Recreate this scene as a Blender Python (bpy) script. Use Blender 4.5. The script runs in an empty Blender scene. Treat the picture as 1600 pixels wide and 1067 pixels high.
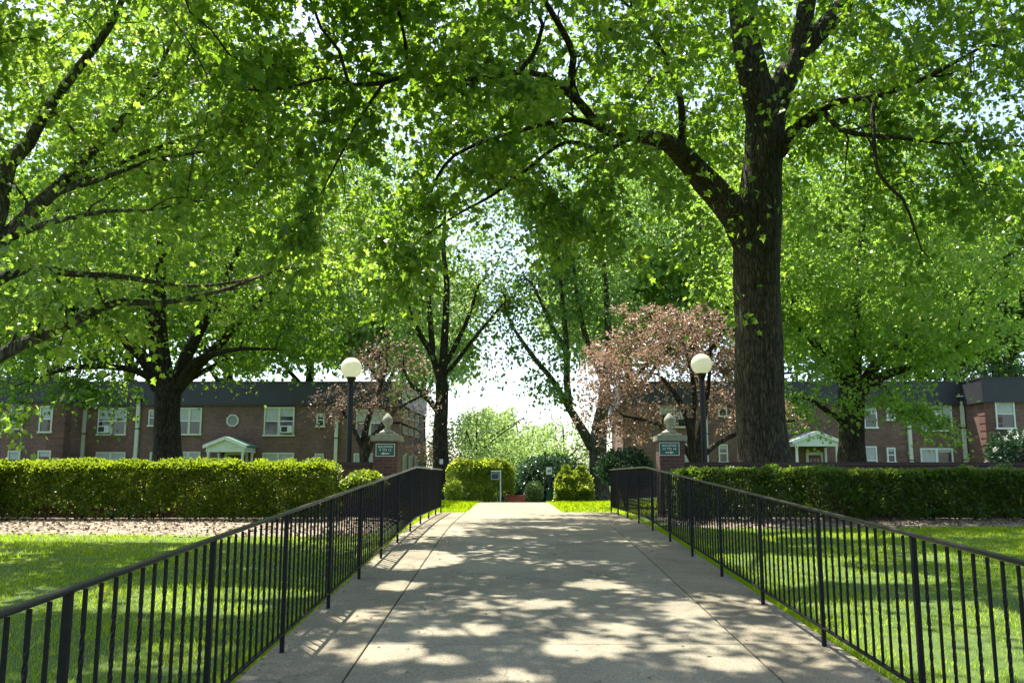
import bpy, math, random
import numpy as np
from mathutils import Vector

random.seed(7)
R = np.random.default_rng(11)
C = bpy.context.scene.collection
F, PITCH, EYE = 1370.0, math.radians(8.78), 1.6
CT, ST = math.cos(PITCH), math.sin(PITCH)
SUN = np.array([-.25, .38, 1.0]); SUN /= np.linalg.norm(SUN)


def px(x, y, Y):
    """the point at world depth Y seen at pixel (x, y) of the 1600 x 1067 photograph"""
    u, v = (x - 800) / F, (533.5 - y) / F
    k = Y / (CT - v * ST)
    return np.array([u * k, Y, EYE + (ST + v * CT) * k])


def ramp_h(y):
    y = np.asarray(y, float)
    t = .049 * y
    top = .049 * 15.7
    k = .05
    soft = -np.log(np.exp(-t / k) + np.exp(-top / k)) * k
    return np.minimum(soft, top)


def ground_h(x, y):
    x = np.asarray(x, float); y = np.asarray(y, float)
    z = ramp_h(y) - .07
    z = z - .05 * np.clip(y - 33, 0, 60) * np.exp(-(x / 7.0) ** 2)
    return z + .02 * np.sin(x * .7 + 1) * np.sin(y * .5)


# ------------------------------------------------------------------ materials
def mat(name):
    m = bpy.data.materials.new(name); m.use_nodes = True
    nt = m.node_tree
    return m, nt, nt.nodes['Principled BSDF']


def N(nt, t, **kw):
    n = nt.nodes.new(t)
    for k, v in kw.items():
        if k in n.inputs: n.inputs[k].default_value = v
        else: setattr(n, k, v)
    return n


def ramp(nt, src, stops):
    r = N(nt, 'ShaderNodeValToRGB')
    el = r.color_ramp.elements
    while len(el) < len(stops): el.new(.5)
    for e, (p, c) in zip(el, stops):
        e.position = p; e.color = (*c, 1)
    nt.links.new(src, r.inputs[0])
    return r.outputs[0]


def plain(name, col, rough=.6, spec=.3, metal=0, noise=0, scale=8, bump=0):
    m, nt, b = mat(name)
    b.inputs['Roughness'].default_value = rough
    b.inputs['Specular IOR Level'].default_value = spec
    b.inputs['Metallic'].default_value = metal
    b.inputs['Base Color'].default_value = (*col, 1)
    if noise or bump:
        tc = N(nt, 'ShaderNodeTexCoord')
        n = N(nt, 'ShaderNodeTexNoise', Scale=scale, Detail=6.0, Roughness=.65)
        nt.links.new(tc.outputs['Object'], n.inputs['Vector'])
        lo = tuple(c * (1 - noise) for c in col); hi = tuple(min(1, c * (1 + noise)) for c in col)
        nt.links.new(ramp(nt, n.outputs['Fac'], [(.3, lo), (.7, hi)]), b.inputs['Base Color'])
        if bump:
            bp = N(nt, 'ShaderNodeBump', Strength=bump, Distance=.02)
            nt.links.new(n.outputs['Fac'], bp.inputs['Height'])
            nt.links.new(bp.outputs[0], b.inputs['Normal'])
    return m


def leaf_mat(name, cols, tcols, trans=.45, rough=.38, spec=.5):
    m, nt, b = mat(name)
    g = N(nt, 'ShaderNodeNewGeometry')
    tc = N(nt, 'ShaderNodeTexCoord'); nz = N(nt, 'ShaderNodeTexNoise', Scale=.9, Detail=3.0)
    nt.links.new(tc.outputs['Object'], nz.inputs['Vector'])
    m1 = N(nt, 'ShaderNodeMath', operation='MULTIPLY_ADD'); m1.inputs[1].default_value = 1.5; m1.inputs[2].default_value = -.5
    nt.links.new(nz.outputs['Fac'], m1.inputs[0])
    m2 = N(nt, 'ShaderNodeMath', operation='MULTIPLY_ADD'); m2.inputs[1].default_value = .62
    m3 = N(nt, 'ShaderNodeMath', operation='MULTIPLY'); m3.inputs[1].default_value = .38
    nt.links.new(m1.outputs[0], m3.inputs[0]); nt.links.new(g.outputs['Random Per Island'], m2.inputs[0]); nt.links.new(m3.outputs[0], m2.inputs[2])
    rnd = m2.outputs[0]
    c = ramp(nt, rnd, [(i / (len(cols) - 1), k) for i, k in enumerate(cols)])
    t = ramp(nt, rnd, [(i / (len(tcols) - 1), k) for i, k in enumerate(tcols)])
    nt.links.new(c, b.inputs['Base Color'])
    b.inputs['Roughness'].default_value = rough
    b.inputs['Specular IOR Level'].default_value = spec
    tr = N(nt, 'ShaderNodeBsdfTranslucent')
    nt.links.new(t, tr.inputs['Color'])
    mx = N(nt, 'ShaderNodeMixShader'); mx.inputs[0].default_value = trans
    nt.links.new(b.outputs[0], mx.inputs[1]); nt.links.new(tr.outputs[0], mx.inputs[2])
    nt.links.new(mx.outputs[0], nt.nodes['Material Output'].inputs['Surface'])
    return m


def brick_mat(name, a, b_, mortar, bw=.215, rh=.076):
    m, nt, b = mat(name)
    tc = N(nt, 'ShaderNodeTexCoord')
    s = N(nt, 'ShaderNodeSeparateXYZ'); nt.links.new(tc.outputs['Object'], s.inputs[0])
    ad = N(nt, 'ShaderNodeMath', operation='ADD')
    nt.links.new(s.outputs[0], ad.inputs[0]); nt.links.new(s.outputs[1], ad.inputs[1])
    cb = N(nt, 'ShaderNodeCombineXYZ')
    nt.links.new(ad.outputs[0], cb.inputs[0]); nt.links.new(s.outputs[2], cb.inputs[1])
    br = N(nt, 'ShaderNodeTexBrick')
    br.inputs['Color1'].default_value = (*a, 1); br.inputs['Color2'].default_value = (*b_, 1)
    br.inputs['Mortar'].default_value = (*mortar, 1)
    br.inputs['Scale'].default_value = 1; br.inputs['Mortar Size'].default_value = .008
    br.inputs['Brick Width'].default_value = bw; br.inputs['Row Height'].default_value = rh
    nt.links.new(cb.outputs[0], br.inputs['Vector'])
    n = N(nt, 'ShaderNodeTexNoise', Scale=.7, Detail=5.0, Roughness=.6)
    nt.links.new(tc.outputs['Object'], n.inputs['Vector'])
    mx = N(nt, 'ShaderNodeMix', data_type='RGBA', blend_type='MULTIPLY')
    mx.inputs[0].default_value = .8
    nt.links.new(br.outputs['Color'], mx.inputs[6])
    nt.links.new(ramp(nt, n.outputs['Fac'], [(.25, (.5, .48, .48)), (.75, (1.4, 1.34, 1.28))]), mx.inputs[7])
    nt.links.new(mx.outputs[2], b.inputs['Base Color'])
    bp = N(nt, 'ShaderNodeBump', Strength=.5, Distance=.008); bp.invert = True
    nt.links.new(br.outputs['Fac'], bp.inputs['Height']); nt.links.new(bp.outputs[0], b.inputs['Normal'])
    b.inputs['Roughness'].default_value = .85
    return m


def bark_mat(name, dark, light, sc=1.0):
    m, nt, b = mat(name)
    tc = N(nt, 'ShaderNodeTexCoord')
    mp = N(nt, 'ShaderNodeMapping'); mp.inputs['Scale'].default_value = (16 * sc, 16 * sc, 2.2 * sc)
    nt.links.new(tc.outputs['Object'], mp.inputs[0])
    n = N(nt, 'ShaderNodeTexNoise', Scale=1.0, Detail=7.0, Roughness=.62, Distortion=.7)
    nt.links.new(mp.outputs[0], n.inputs['Vector'])
    n2 = N(nt, 'ShaderNodeTexNoise', Scale=1.3, Detail=4.0)
    nt.links.new(tc.outputs['Object'], n2.inputs['Vector'])
    c = ramp(nt, n.outputs['Fac'], [(.32, dark), (.48, tuple((a + q) / 2 for a, q in zip(dark, light))), (.68, light)])
    mx = N(nt, 'ShaderNodeMix', data_type='RGBA', blend_type='MULTIPLY'); mx.inputs[0].default_value = .7
    nt.links.new(c, mx.inputs[6])
    nt.links.new(ramp(nt, n2.outputs['Fac'], [(.3, (.6, .66, .55)), (.7, (1.25, 1.2, 1.1))]), mx.inputs[7])
    nt.links.new(mx.outputs[2], b.inputs['Base Color'])
    mp2 = N(nt, 'ShaderNodeMapping'); mp2.inputs['Scale'].default_value = (13 * sc, 13 * sc, 3.0 * sc)
    wv = N(nt, 'ShaderNodeTexNoise', Scale=3.0, Detail=3.0); nt.links.new(tc.outputs['Object'], wv.inputs['Vector'])
    av = N(nt, 'ShaderNodeVectorMath', operation='MULTIPLY_ADD'); av.inputs[1].default_value = (.14, .14, .14)
    nt.links.new(wv.outputs['Color'], av.inputs[0]); nt.links.new(tc.outputs['Object'], av.inputs[2]); nt.links.new(av.outputs[0], mp2.inputs[0])
    vo = N(nt, 'ShaderNodeTexVoronoi', feature='DISTANCE_TO_EDGE', Scale=1.0); nt.links.new(mp2.outputs[0], vo.inputs['Vector'])
    fur = ramp(nt, vo.outputs['Distance'], [(.0, (.28, .26, .25)), (.16, (.9, .9, .9)), (.4, (1.15, 1.15, 1.15))])
    mx3 = N(nt, 'ShaderNodeMix', data_type='RGBA', blend_type='MULTIPLY'); mx3.inputs[0].default_value = .85
    nt.links.new(mx.outputs[2], mx3.inputs[6]); nt.links.new(fur, mx3.inputs[7]); nt.links.new(mx3.outputs[2], b.inputs['Base Color'])
    hs = N(nt, 'ShaderNodeMath', operation='MULTIPLY_ADD'); hs.inputs[1].default_value = 1.6; hs.use_clamp = False
    cl = N(nt, 'ShaderNodeMath', operation='MINIMUM'); cl.inputs[1].default_value = .3
    nt.links.new(vo.outputs['Distance'], cl.inputs[0]); nt.links.new(cl.outputs[0], hs.inputs[0]); nt.links.new(n.outputs['Fac'], hs.inputs[2])
    bp = N(nt, 'ShaderNodeBump', Strength=1.0, Distance=.05)
    nt.links.new(hs.outputs[0], bp.inputs['Height']); nt.links.new(bp.outputs[0], b.inputs['Normal'])
    b.inputs['Roughness'].default_value = .9
    b.inputs['Specular IOR Level'].default_value = .15
    return m


def concrete_mat(name, col, stain=.34):
    m, nt, b = mat(name)
    tc = N(nt, 'ShaderNodeTexCoord')
    n = N(nt, 'ShaderNodeTexNoise', Scale=55.0, Detail=5.0, Roughness=.8)
    n2 = N(nt, 'ShaderNodeTexNoise', Scale=.9, Detail=6.0, Roughness=.65)
    n3 = N(nt, 'ShaderNodeTexVoronoi', Scale=42.0)
    for q in (n, n2, n3): nt.links.new(tc.outputs['Object'], q.inputs['Vector'])
    lo, hi = tuple(c * .42 for c in col), tuple(c * 1.5 for c in col)
    c1 = ramp(nt, n.outputs['Fac'], [(.3, lo), (.7, hi)])
    mx = N(nt, 'ShaderNodeMix', data_type='RGBA', blend_type='MULTIPLY'); mx.inputs[0].default_value = 1
    nt.links.new(c1, mx.inputs[6])
    nt.links.new(ramp(nt, n2.outputs['Fac'], [(.3, (1 - stain, 1 - stain, 1 - 1.1 * stain)), (.65, (1.05, 1.04, 1.0))]), mx.inputs[7])
    mx2 = N(nt, 'ShaderNodeMix', data_type='RGBA', blend_type='MULTIPLY'); mx2.inputs[0].default_value = 1
    nt.links.new(mx.outputs[2], mx2.inputs[6])
    nt.links.new(ramp(nt, n3.outputs['Distance'], [(.0, (.55, .54, .5)), (.22, (1, 1, 1))]), mx2.inputs[7])
    # fine wandering cracks, broken up
    cv = N(nt, 'ShaderNodeTexNoise', Scale=2.6, Detail=5.0); nt.links.new(tc.outputs['Object'], cv.inputs['Vector'])
    ca = N(nt, 'ShaderNodeVectorMath', operation='MULTIPLY_ADD'); ca.inputs[1].default_value = (.5, .5, .5)
    nt.links.new(cv.outputs['Color'], ca.inputs[0]); nt.links.new(tc.outputs['Object'], ca.inputs[2])
    vo = N(nt, 'ShaderNodeTexVoronoi', feature='DISTANCE_TO_EDGE', Scale=.42); nt.links.new(ca.outputs[0], vo.inputs['Vector'])
    cm = N(nt, 'ShaderNodeTexNoise', Scale=.5, Detail=3.0); nt.links.new(tc.outputs['Object'], cm.inputs['Vector'])
    lift = ramp(nt, cm.outputs['Fac'], [(.5, (1, 1, 1)), (.58, (0, 0, 0))])
    mxx = N(nt, 'ShaderNodeMath', operation='MAXIMUM')
    nt.links.new(ramp(nt, vo.outputs['Distance'], [(.0, (.55, .54, .52)), (.005, (1, 1, 1))]), mxx.inputs[0]); nt.links.new(lift, mxx.inputs[1])
    mx4 = N(nt, 'ShaderNodeMix', data_type='RGBA', blend_type='MULTIPLY'); mx4.inputs[0].default_value = 1
    nt.links.new(mx2.outputs[2], mx4.inputs[6]); nt.links.new(mxx.outputs[0], mx4.inputs[7])
    nt.links.new(mx4.outputs[2], b.inputs['Base Color'])
    bp = N(nt, 'ShaderNodeBump', Strength=.35, Distance=.006)
    nt.links.new(n.outputs['Fac'], bp.inputs['Height']); nt.links.new(bp.outputs[0], b.inputs['Normal'])
    b.inputs['Roughness'].default_value = .85
    b.inputs['Specular IOR Level'].default_value = .25
    return m


M = {}
M['iron'] = plain('black_painted_iron', (.006, .006, .0065), .55, .2, noise=.4, scale=40, bump=.12)
M['iron_rail'] = plain('worn_black_handrail', (.012, .012, .012), .33, .45, noise=.4, scale=20, bump=.1)
M['concrete'] = concrete_mat('broom_concrete', (.24, .215, .162))
M['strip'] = concrete_mat('border_concrete', (.235, .204, .148), .4)
M['joint'] = plain('joint_dirt', (.03, .026, .02), .95, .1)
M['brick'] = brick_mat('house_brick', (.19, .088, .062), (.105, .046, .036), (.20, .17, .145))
M['brick_wall'] = brick_mat('garden_wall_brick', (.13, .05, .035), (.075, .032, .025), (.12, .10, .085))
M['quoin'] = brick_mat('quoin_brick', (.155, .065, .046), (.11, .043, .032), (.10, .08, .07))
M['coping'] = brick_mat('coping_brick', (.06, .03, .022), (.045, .022, .018), (.07, .06, .05), .075, .3)
M['stone'] = plain('limestone', (.25, .25, .185), .8, .25, noise=.22, scale=9, bump=.2)
M['slate'] = plain('dark_fascia_metal', (.032, .032, .037), .5, .4, noise=.18, scale=1.6)
M['white'] = plain('white_trim_paint', (.66, .68, .66), .5, .35, noise=.08, scale=3)
M['cream'] = plain('cream_paint', (.55, .56, .45), .6, .3, noise=.1, scale=4)
M['glass'] = plain('window_glass', (.02, .026, .026), .06, .8)
M['blind'] = plain('window_blind', (.42, .43, .40), .7, .2, noise=.12, scale=5)
M['dark'] = plain('dark_grille', (.03, .032, .035), .6, .3)
M['copperroof'] = plain('green_copper_roof', (.10, .20, .15), .55, .3, noise=.3, scale=5)
M['porchroof'] = plain('weathered_porch_roof', (.34, .36, .35), .7, .25, noise=.2, scale=5)
M['door'] = plain('brown_door', (.07, .025, .015), .45, .4, noise=.3, scale=9)
M['signgreen'] = plain('sign_green', (.006, .085, .060), .35, .4)
M['signwhite'] = plain('sign_cream', (.60, .64, .54), .5, .3)
M['navy'] = plain('navy_plaque', (.02, .035, .08), .4, .4)
M['post_green'] = plain('dark_green_metal', (.008, .045, .03), .4, .4)
M['redbrick'] = brick_mat('red_brick', (.50, .11, .07), (.42, .09, .06), (.45, .16, .11))
M['paper'] = plain('paper', (.75, .74, .78), .8, .1)
M['pole'] = plain('black_pole_paint', (.007, .007, .007), .4, .3)
M['petal'] = leaf_mat('white_petals', [(.75, .74, .68), (.8, .8, .76)], [(.7, .7, .6), (.75, .75, .7)], .35)

m, nt, b = mat('acrylic_globe')
b.inputs['Base Color'].default_value = (.74, .75, .62, 1); b.inputs['Roughness'].default_value = .3
tr = N(nt, 'ShaderNodeBsdfTranslucent'); tr.inputs[0].default_value = (.88, .88, .76, 1)
mx = N(nt, 'ShaderNodeMixShader'); mx.inputs[0].default_value = .45
nt.links.new(b.outputs[0], mx.inputs[1]); nt.links.new(tr.outputs[0], mx.inputs[2])
nt.links.new(mx.outputs[0], nt.nodes['Material Output'].inputs[0]); M['globe'] = m

G1 = [(.028, .070, .008), (.055, .115, .012), (.10, .175, .022)]
T1 = [(.13, .28, .012), (.30, .50, .03), (.52, .70, .08)]
M['leafA'] = leaf_mat('oak_leaf', G1, T1, .52)
M['leafC'] = leaf_mat('maple_leaf', [(.035, .085, .012), (.065, .135, .02), (.12, .20, .035)], [(.18, .36, .02), (.38, .58, .05), (.60, .76, .13)], .55)
M['leafB'] = leaf_mat('shade_tree_leaf', [(0.046, 0.105, 0.016), (0.069, 0.140, 0.020), (0.101, 0.180, 0.030)], T1, .5)
M['leafH'] = leaf_mat('light_leaf', [(0.083, 0.170, 0.022), (0.120, 0.220, 0.030), (0.166, 0.270, 0.045)], [(0.294, 0.520, 0.050), (0.405, 0.620, 0.070), (0.534, 0.720, 0.120)], .5)
M['leafD'] = leaf_mat('grey_green_leaf', [(0.055, 0.120, 0.030), (0.083, 0.160, 0.040), (0.120, 0.200, 0.055)], [(0.239, 0.440, 0.060), (0.350, 0.550, 0.100), (0.460, 0.640, 0.160)], .48)
M['leafpale'] = leaf_mat('pale_leaf', [(.16, .24, .08), (.22, .30, .11), (.28, .36, .14)], [(.38, .54, .15), (.48, .62, .2), (.56, .68, .25)], .45)
M['leafglare'] = leaf_mat('glare_pale_leaf', [(.13, .215, .06), (.155, .245, .07), (.185, .275, .085)], [(.36, .54, .12), (.41, .58, .14), (.46, .62, .16)], .45)  # leaf colour paled to imitate glare on the far rounded trees
M['leafcopper'] = leaf_mat('copper_leaf', [(.16, .09, .07), (.26, .175, .135), (.37, .29, .225)], [(.32, .165, .105), (.42, .28, .19), (.49, .39, .28)], .33, .4, .4)
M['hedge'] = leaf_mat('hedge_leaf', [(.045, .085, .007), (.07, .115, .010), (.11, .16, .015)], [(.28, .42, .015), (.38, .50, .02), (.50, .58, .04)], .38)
M['hedge_shade'] = leaf_mat('shaded_hedge_leaf', [(.03, .06, .010), (.05, .085, .014), (.07, .11, .02)], [(.16, .30, .02), (.24, .38, .03), (.32, .44, .04)], .38)  # darkened copy of the hedge leaf: shade put into the colour
M['evergreen'] = leaf_mat('evergreen_leaf', [(.014, .04, .018), (.022, .055, .024), (.035, .075, .03)], [(.05, .13, .04), (.07, .16, .05), (.1, .2, .06)], .25, .3, .5)
M['yellowhedge'] = leaf_mat('sunny_hedge_leaf', [(.15, .21, .03), (.21, .27, .04), (.27, .32, .06)], [(.50, .64, .05), (.58, .68, .08), (.66, .72, .12)], .56)
_g = [(.06, .14, .003), (.08, .17, .004), (.10, .19, .006), (.12, .205, .008), (.14, .215, .010), (.155, .22, .012), (.17, .22, .02), (.17, .22, .02), (.26, .22, .08)]
M['grass'] = leaf_mat('grass_blade', _g, [(.30, .54, .004), (.36, .58, .006), (.42, .61, .008), (.46, .63, .010), (.50, .64, .012), (.52, .65, .015), (.54, .65, .02), (.54, .64, .02), (.4, .34, .1)], .55, .9, 0.0)
M['barkA'] = bark_mat('oak_bark', (.022, .019, .014), (.115, .098, .07))
M['barkB'] = bark_mat('dark_bark', (.022, .018, .014), (.10, .085, .065))
M['barkC'] = bark_mat('lichen_bark', (.035, .032, .024), (.19, .18, .13))
M['stem'] = plain('hedge_stem', (.06, .045, .03), .9, .1, noise=.3, scale=15)

m, nt, b = mat('lawn_soil')
tc = N(nt, 'ShaderNodeTexCoord')
n = N(nt, 'ShaderNodeTexNoise', Scale=2.2, Detail=8.0, Roughness=.7)
nt.links.new(tc.outputs['Object'], n.inputs['Vector'])
nt.links.new(ramp(nt, n.outputs['Fac'], [(.3, (.03, .065, .004)), (.55, (.05, .09, .006)), (.75, (.08, .11, .015))]), b.inputs['Base Color'])
b.inputs['Roughness'].default_value = .95; M['lawn'] = m
m, nt, b = mat('bark_mulch')
tc = N(nt, 'ShaderNodeTexCoord')
n = N(nt, 'ShaderNodeTexVoronoi', Scale=34.0)
n2 = N(nt, 'ShaderNodeTexNoise', Scale=3.0, Detail=6.0)
nt.links.new(tc.outputs['Object'], n.inputs['Vector']); nt.links.new(tc.outputs['Object'], n2.inputs['Vector'])
mx = N(nt, 'ShaderNodeMix', data_type='RGBA', blend_type='MULTIPLY'); mx.inputs[0].default_value = 1
nt.links.new(ramp(nt, n.outputs['Color'], [(.2, (.15, .125, .088)), (.8, (.245, .21, .152))]), mx.inputs[6])
nt.links.new(ramp(nt, n2.outputs['Fac'], [(.3, (.7, .68, .66)), (.7, (1.15, 1.12, 1.1))]), mx.inputs[7])
nt.links.new(mx.outputs[2], b.inputs['Base Color'])
b.inputs['Roughness'].default_value = .95; M['mulch'] = m
M['chip'] = leaf_mat('mulch_chip', [(.10, .07, .045), (.19, .145, .10), (.28, .22, .16)], [(.1, .06, .04), (.2, .14, .1), (.3, .2, .15)], .05, .9, .1)


# ------------------------------------------------------------------ object helpers
def tag(o, label=None, cat=None, group=None, kind=None):
    for k, v in (('label', label), ('category', cat), ('group', group), ('kind', kind)):
        if v: o[k] = v
    return o


def empty(name, loc, label=None, cat=None, group=None):
    o = bpy.data.objects.new(name, None); C.objects.link(o)
    o.location = [float(v) for v in loc]; o.empty_display_size = .3
    return tag(o, label, cat, group)


def link(name, me, parent=None, loc=(0, 0, 0)):
    o = bpy.data.objects.new(name, me); C.objects.link(o)
    o.location = [float(v) for v in loc]
    if parent is not None: o.parent = parent
    return o


def copy_tree(o, parent=None):
    c = o.copy(); C.objects.link(c)
    if parent is not None: c.parent = parent
    for ch in list(o.children): copy_tree(ch, c)
    return c


class MB:
    """collects boxes, tubes and lathes for ONE mesh"""
    def __init__(s): s.v, s.f = [], []

    def add(s, vs, fs):
        k = len(s.v); s.v += [tuple(map(float, p)) for p in vs]; s.f += [tuple(i + k for i in f) for f in fs]; return s

    def box(s, x0, x1, y0, y1, z0, z1):
        return s.add([(x0, y0, z0), (x1, y0, z0), (x1, y1, z0), (x0, y1, z0), (x0, y0, z1), (x1, y0, z1), (x1, y1, z1), (x0, y1, z1)],
                     [(3, 2, 1, 0), (4, 5, 6, 7), (0, 1, 5, 4), (1, 2, 6, 5), (2, 3, 7, 6), (3, 0, 4, 7)])

    def prism(s, poly, z0, z1):
        n = len(poly)
        return s.add([(x, y, z0) for x, y in poly] + [(x, y, z1) for x, y in poly],
                     [tuple(range(n))[::-1], tuple(range(n, 2 * n))] + [(i, (i + 1) % n, n + (i + 1) % n, n + i) for i in range(n)])

    def xz(s, poly, y0, y1):
        n = len(poly)
        return s.add([(x, y0, z) for x, z in poly] + [(x, y1, z) for x, z in poly],
                     [tuple(range(n)), tuple(range(n, 2 * n))[::-1]] + [(i, n + i, n + (i + 1) % n, (i + 1) % n) for i in range(n)])

    def lathe(s, prof, n=24, cx=0, cy=0):
        vs, fs = [], []
        for r, z in prof:
            vs += [(cx + r * math.cos(2 * math.pi * i / n), cy + r * math.sin(2 * math.pi * i / n), z) for i in range(n)]
        for j in range(len(prof) - 1):
            fs += [(j * n + i, j * n + (i + 1) % n, (j + 1) * n + (i + 1) % n, (j + 1) * n + i) for i in range(n)]
        fs += [tuple(range(n))[::-1], tuple(range((len(prof) - 1) * n, len(prof) * n))]
        return s.add(vs, fs)

    def sweep(s, path, prof):
        """profile (x, z) swept along a path in the Y-Z plane at each path point"""
        n = len(prof); vs, fs = [], []
        for (x, y, z) in path: vs += [(x + a, y, z + c) for a, c in prof]
        for j in range(len(path) - 1):
            fs += [(j * n + i, (j + 1) * n + i, (j + 1) * n + (i + 1) % n, j * n + (i + 1) % n) for i in range(n)]
        fs += [tuple(range(n)), tuple(range((len(path) - 1) * n, len(path) * n))[::-1]]
        return s.add(vs, fs)

    def mesh(s, name, m, smooth=False, bevel=0):
        me = bpy.data.meshes.new(name); me.from_pydata(s.v, [], s.f); me.update()
        import bmesh
        bm = bmesh.new(); bm.from_mesh(me); bmesh.ops.recalc_face_normals(bm, faces=bm.faces)
        if bevel: bmesh.ops.bevel(bm, geom=bm.edges, offset=bevel, segments=2, affect='EDGES', clamp_overlap=True)
        bm.to_mesh(me); bm.free()
        me.materials.append(m)
        if smooth: me.polygons.foreach_set('use_smooth', [True] * len(me.polygons))
        return me

    def build(s, name, m, parent=None, loc=(0, 0, 0), smooth=False, bevel=0):
        return link(name, s.mesh(name, m, smooth, bevel), parent, loc)


def np_mesh(name, V, polys, m, smooth=False):
    """V: n x 3; polys: list of (k x c) index arrays"""
    me = bpy.data.meshes.new(name)
    V = np.ascontiguousarray(V, np.float32)
    loops = np.concatenate([p.reshape(-1) for p in polys]).astype(np.int32)
    sizes = np.concatenate([np.full(len(p), p.shape[1], np.int32) for p in polys])
    starts = np.concatenate([[0], np.cumsum(sizes)[:-1]]).astype(np.int32)
    me.vertices.add(len(V)); me.vertices.foreach_set('co', V.reshape(-1))
    me.loops.add(len(loops)); me.loops.foreach_set('vertex_index', loops)
    me.polygons.add(len(sizes)); me.polygons.foreach_set('loop_start', starts); me.polygons.foreach_set('loop_total', sizes)
    me.update(calc_edges=True)
    me.polygons.foreach_set('use_smooth', np.full(len(sizes), smooth))
    me.materials.append(m)
    return me


# ------------------------------------------------------------------ where the sun comes through
def on_ramp(x, y):
    """pixel on the walkway -> world X, Y"""
    u, v = (x - 800) / F, (533.5 - y) / F
    d = np.array([u, CT - v * ST, ST + v * CT])
    Y = 8.0
    for _ in range(30):
        k = (float(ramp_h(Y)) - EYE) / d[2]; Y = k * d[1]
    return k * d[0], Y


SPOTS = []
for (x, y, hw, hh) in [(648, 874, 66, 15), (755, 863, 20, 4), (805, 870, 38, 4), (843, 864, 17, 4), (882, 869, 10, 3), (841, 889, 14, 3),
                       (882, 901, 20, 5), (925, 913, 40, 6), (990, 924, 22, 4), (625, 914, 30, 7), (677, 912, 18, 3), (710, 900, 36, 3),
                       (772, 900, 26, 3), (770, 928, 56, 4), (853, 942, 46, 6), (743, 950, 15, 3), (800, 959, 26, 3),
                       (842, 972, 28, 4), (918, 959, 22, 4), (970, 983, 22, 8), (743, 984, 38, 11), (675, 988, 30, 6), (600, 1020, 62, 15),
                       (915, 1012, 66, 14), (1145, 1035, 46, 12), (812, 1058, 40, 9), (1075, 954, 36, 14), (1017, 950, 30, 5),
                       (995, 922, 22, 4), (812, 839, 30, 3), (940, 840, 20, 2), (868, 835, 24, 2), (700, 826, 22, 2), (760, 820, 30, 1.5),
                       (840, 814, 30, 1.5), (900, 822, 25, 1.5), (962, 823, 16, 1.5), (720, 808, 34, 1.5), (1000, 880, 14, 3), (905, 846, 16, 2),
                       (660, 845, 24, 2.5), (560, 962, 26, 7), (500, 1010, 16, 10), (690, 1030, 30, 6), (1060, 1010, 24, 6)]:
    X, Y = on_ramp(x, y)
    big = hh >= 6
    SPOTS.append((X, Y, max(hw * Y / F, .06) + (.05 if big else .0), max(hh * Y * Y / (F * 1.6), .08) + (.06 if big else 0), 1.0 if big else random.uniform(.5, .95)))
# broad sunny places: x0, x1, y0, y1, height of the lit surface, share of leaves cut
ZONES = [(-1.9, 2.6, 21.0, 31.5, .75, .985), (-13.3, -3.4, 14.0, 19.6, 1.1, .96), (-13.0, -3.4, 17.8, 19.4, 1.87, .98),
         (-2.7, 3.4, 34.4, 36.8, 1.5, .75), (14.4, 16.8, 25.6, 28, 1.8, .9), (2.8, 4.7, 6.5, 9.0, .3, .92), (4.4, 6.2, 5.4, 7.0, .3, .6), (4.2, 6.2, 11.4, 13.6, .55, .6), (-4.7, -3.0, 8.4, 9.7, .35, .85),
         (-8.2, -6.3, 11.5, 12.7, .5, .85), (-3.1, -2.2, 6.4, 7.3, .3, .8), (3.5, 9.0, 18.2, 19.3, 1.85, .6)]


def vnoise(x, y, s, seed):
    x, y = x / s, y / s
    xi, yi = np.floor(x).astype(np.int64), np.floor(y).astype(np.int64)
    fx, fy = x - xi, y - yi
    fx, fy = fx * fx * (3 - 2 * fx), fy * fy * (3 - 2 * fy)

    def h(a, c):
        q = (a * 374761393 + c * 668265263 + seed * 974711) & 0xffffffff
        q = ((q ^ (q >> 13)) * 1274126177) & 0xffffffff
        return ((q ^ (q >> 16)) & 0xffff) / 65535.0
    return (h(xi, yi) * (1 - fx) + h(xi + 1, yi) * fx) * (1 - fy) + (h(xi, yi + 1) * (1 - fx) + h(xi + 1, yi + 1) * fx) * fy


def shadow_at(P, z):
    k = (P[:, 2] - z) / SUN[2]
    return P[:, 0] - SUN[0] * k, P[:, 1] - SUN[1] * k


LIMBS = []


def bare_limbs(P):
    """the undersides of the big limbs carry few leaves"""
    keep = np.ones(len(P), bool); heavy = np.zeros(len(P), bool)
    E = np.array([0, 0, EYE])
    dp = np.linalg.norm(P - E, axis=1); up = (P - E) / dp[:, None]
    L = np.array(LIMBS)
    dl = np.linalg.norm(L[:, :3] - E, axis=1); ul = (L[:, :3] - E) / dl[:, None]
    for u, d, r in zip(ul, dl, L[:, 3]):
        near = (dp < d + .3) & (dp > d - (8 if r > .2 else 4.5))
        a = np.linalg.norm(up - u, axis=1) * d
        if r > .2: heavy |= near & (a < r * 1.08 + .05)
        else: keep &= ~(near & (a < r * 1.1 + .13))
    q = R.random(len(P))
    return (keep | (q < .36)) & ~(heavy & (q < .88))


def on_walk(P):
    gx, gy = shadow_at(P, .3)
    for k in range(3): gx, gy = shadow_at(P, ramp_h(np.clip(gy, 0, 40)))
    w = np.where((gx > -2.1) & (gx < 2.8) & (gy > 2) & (gy < 20.5), 1.5, .8)
    return w


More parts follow.
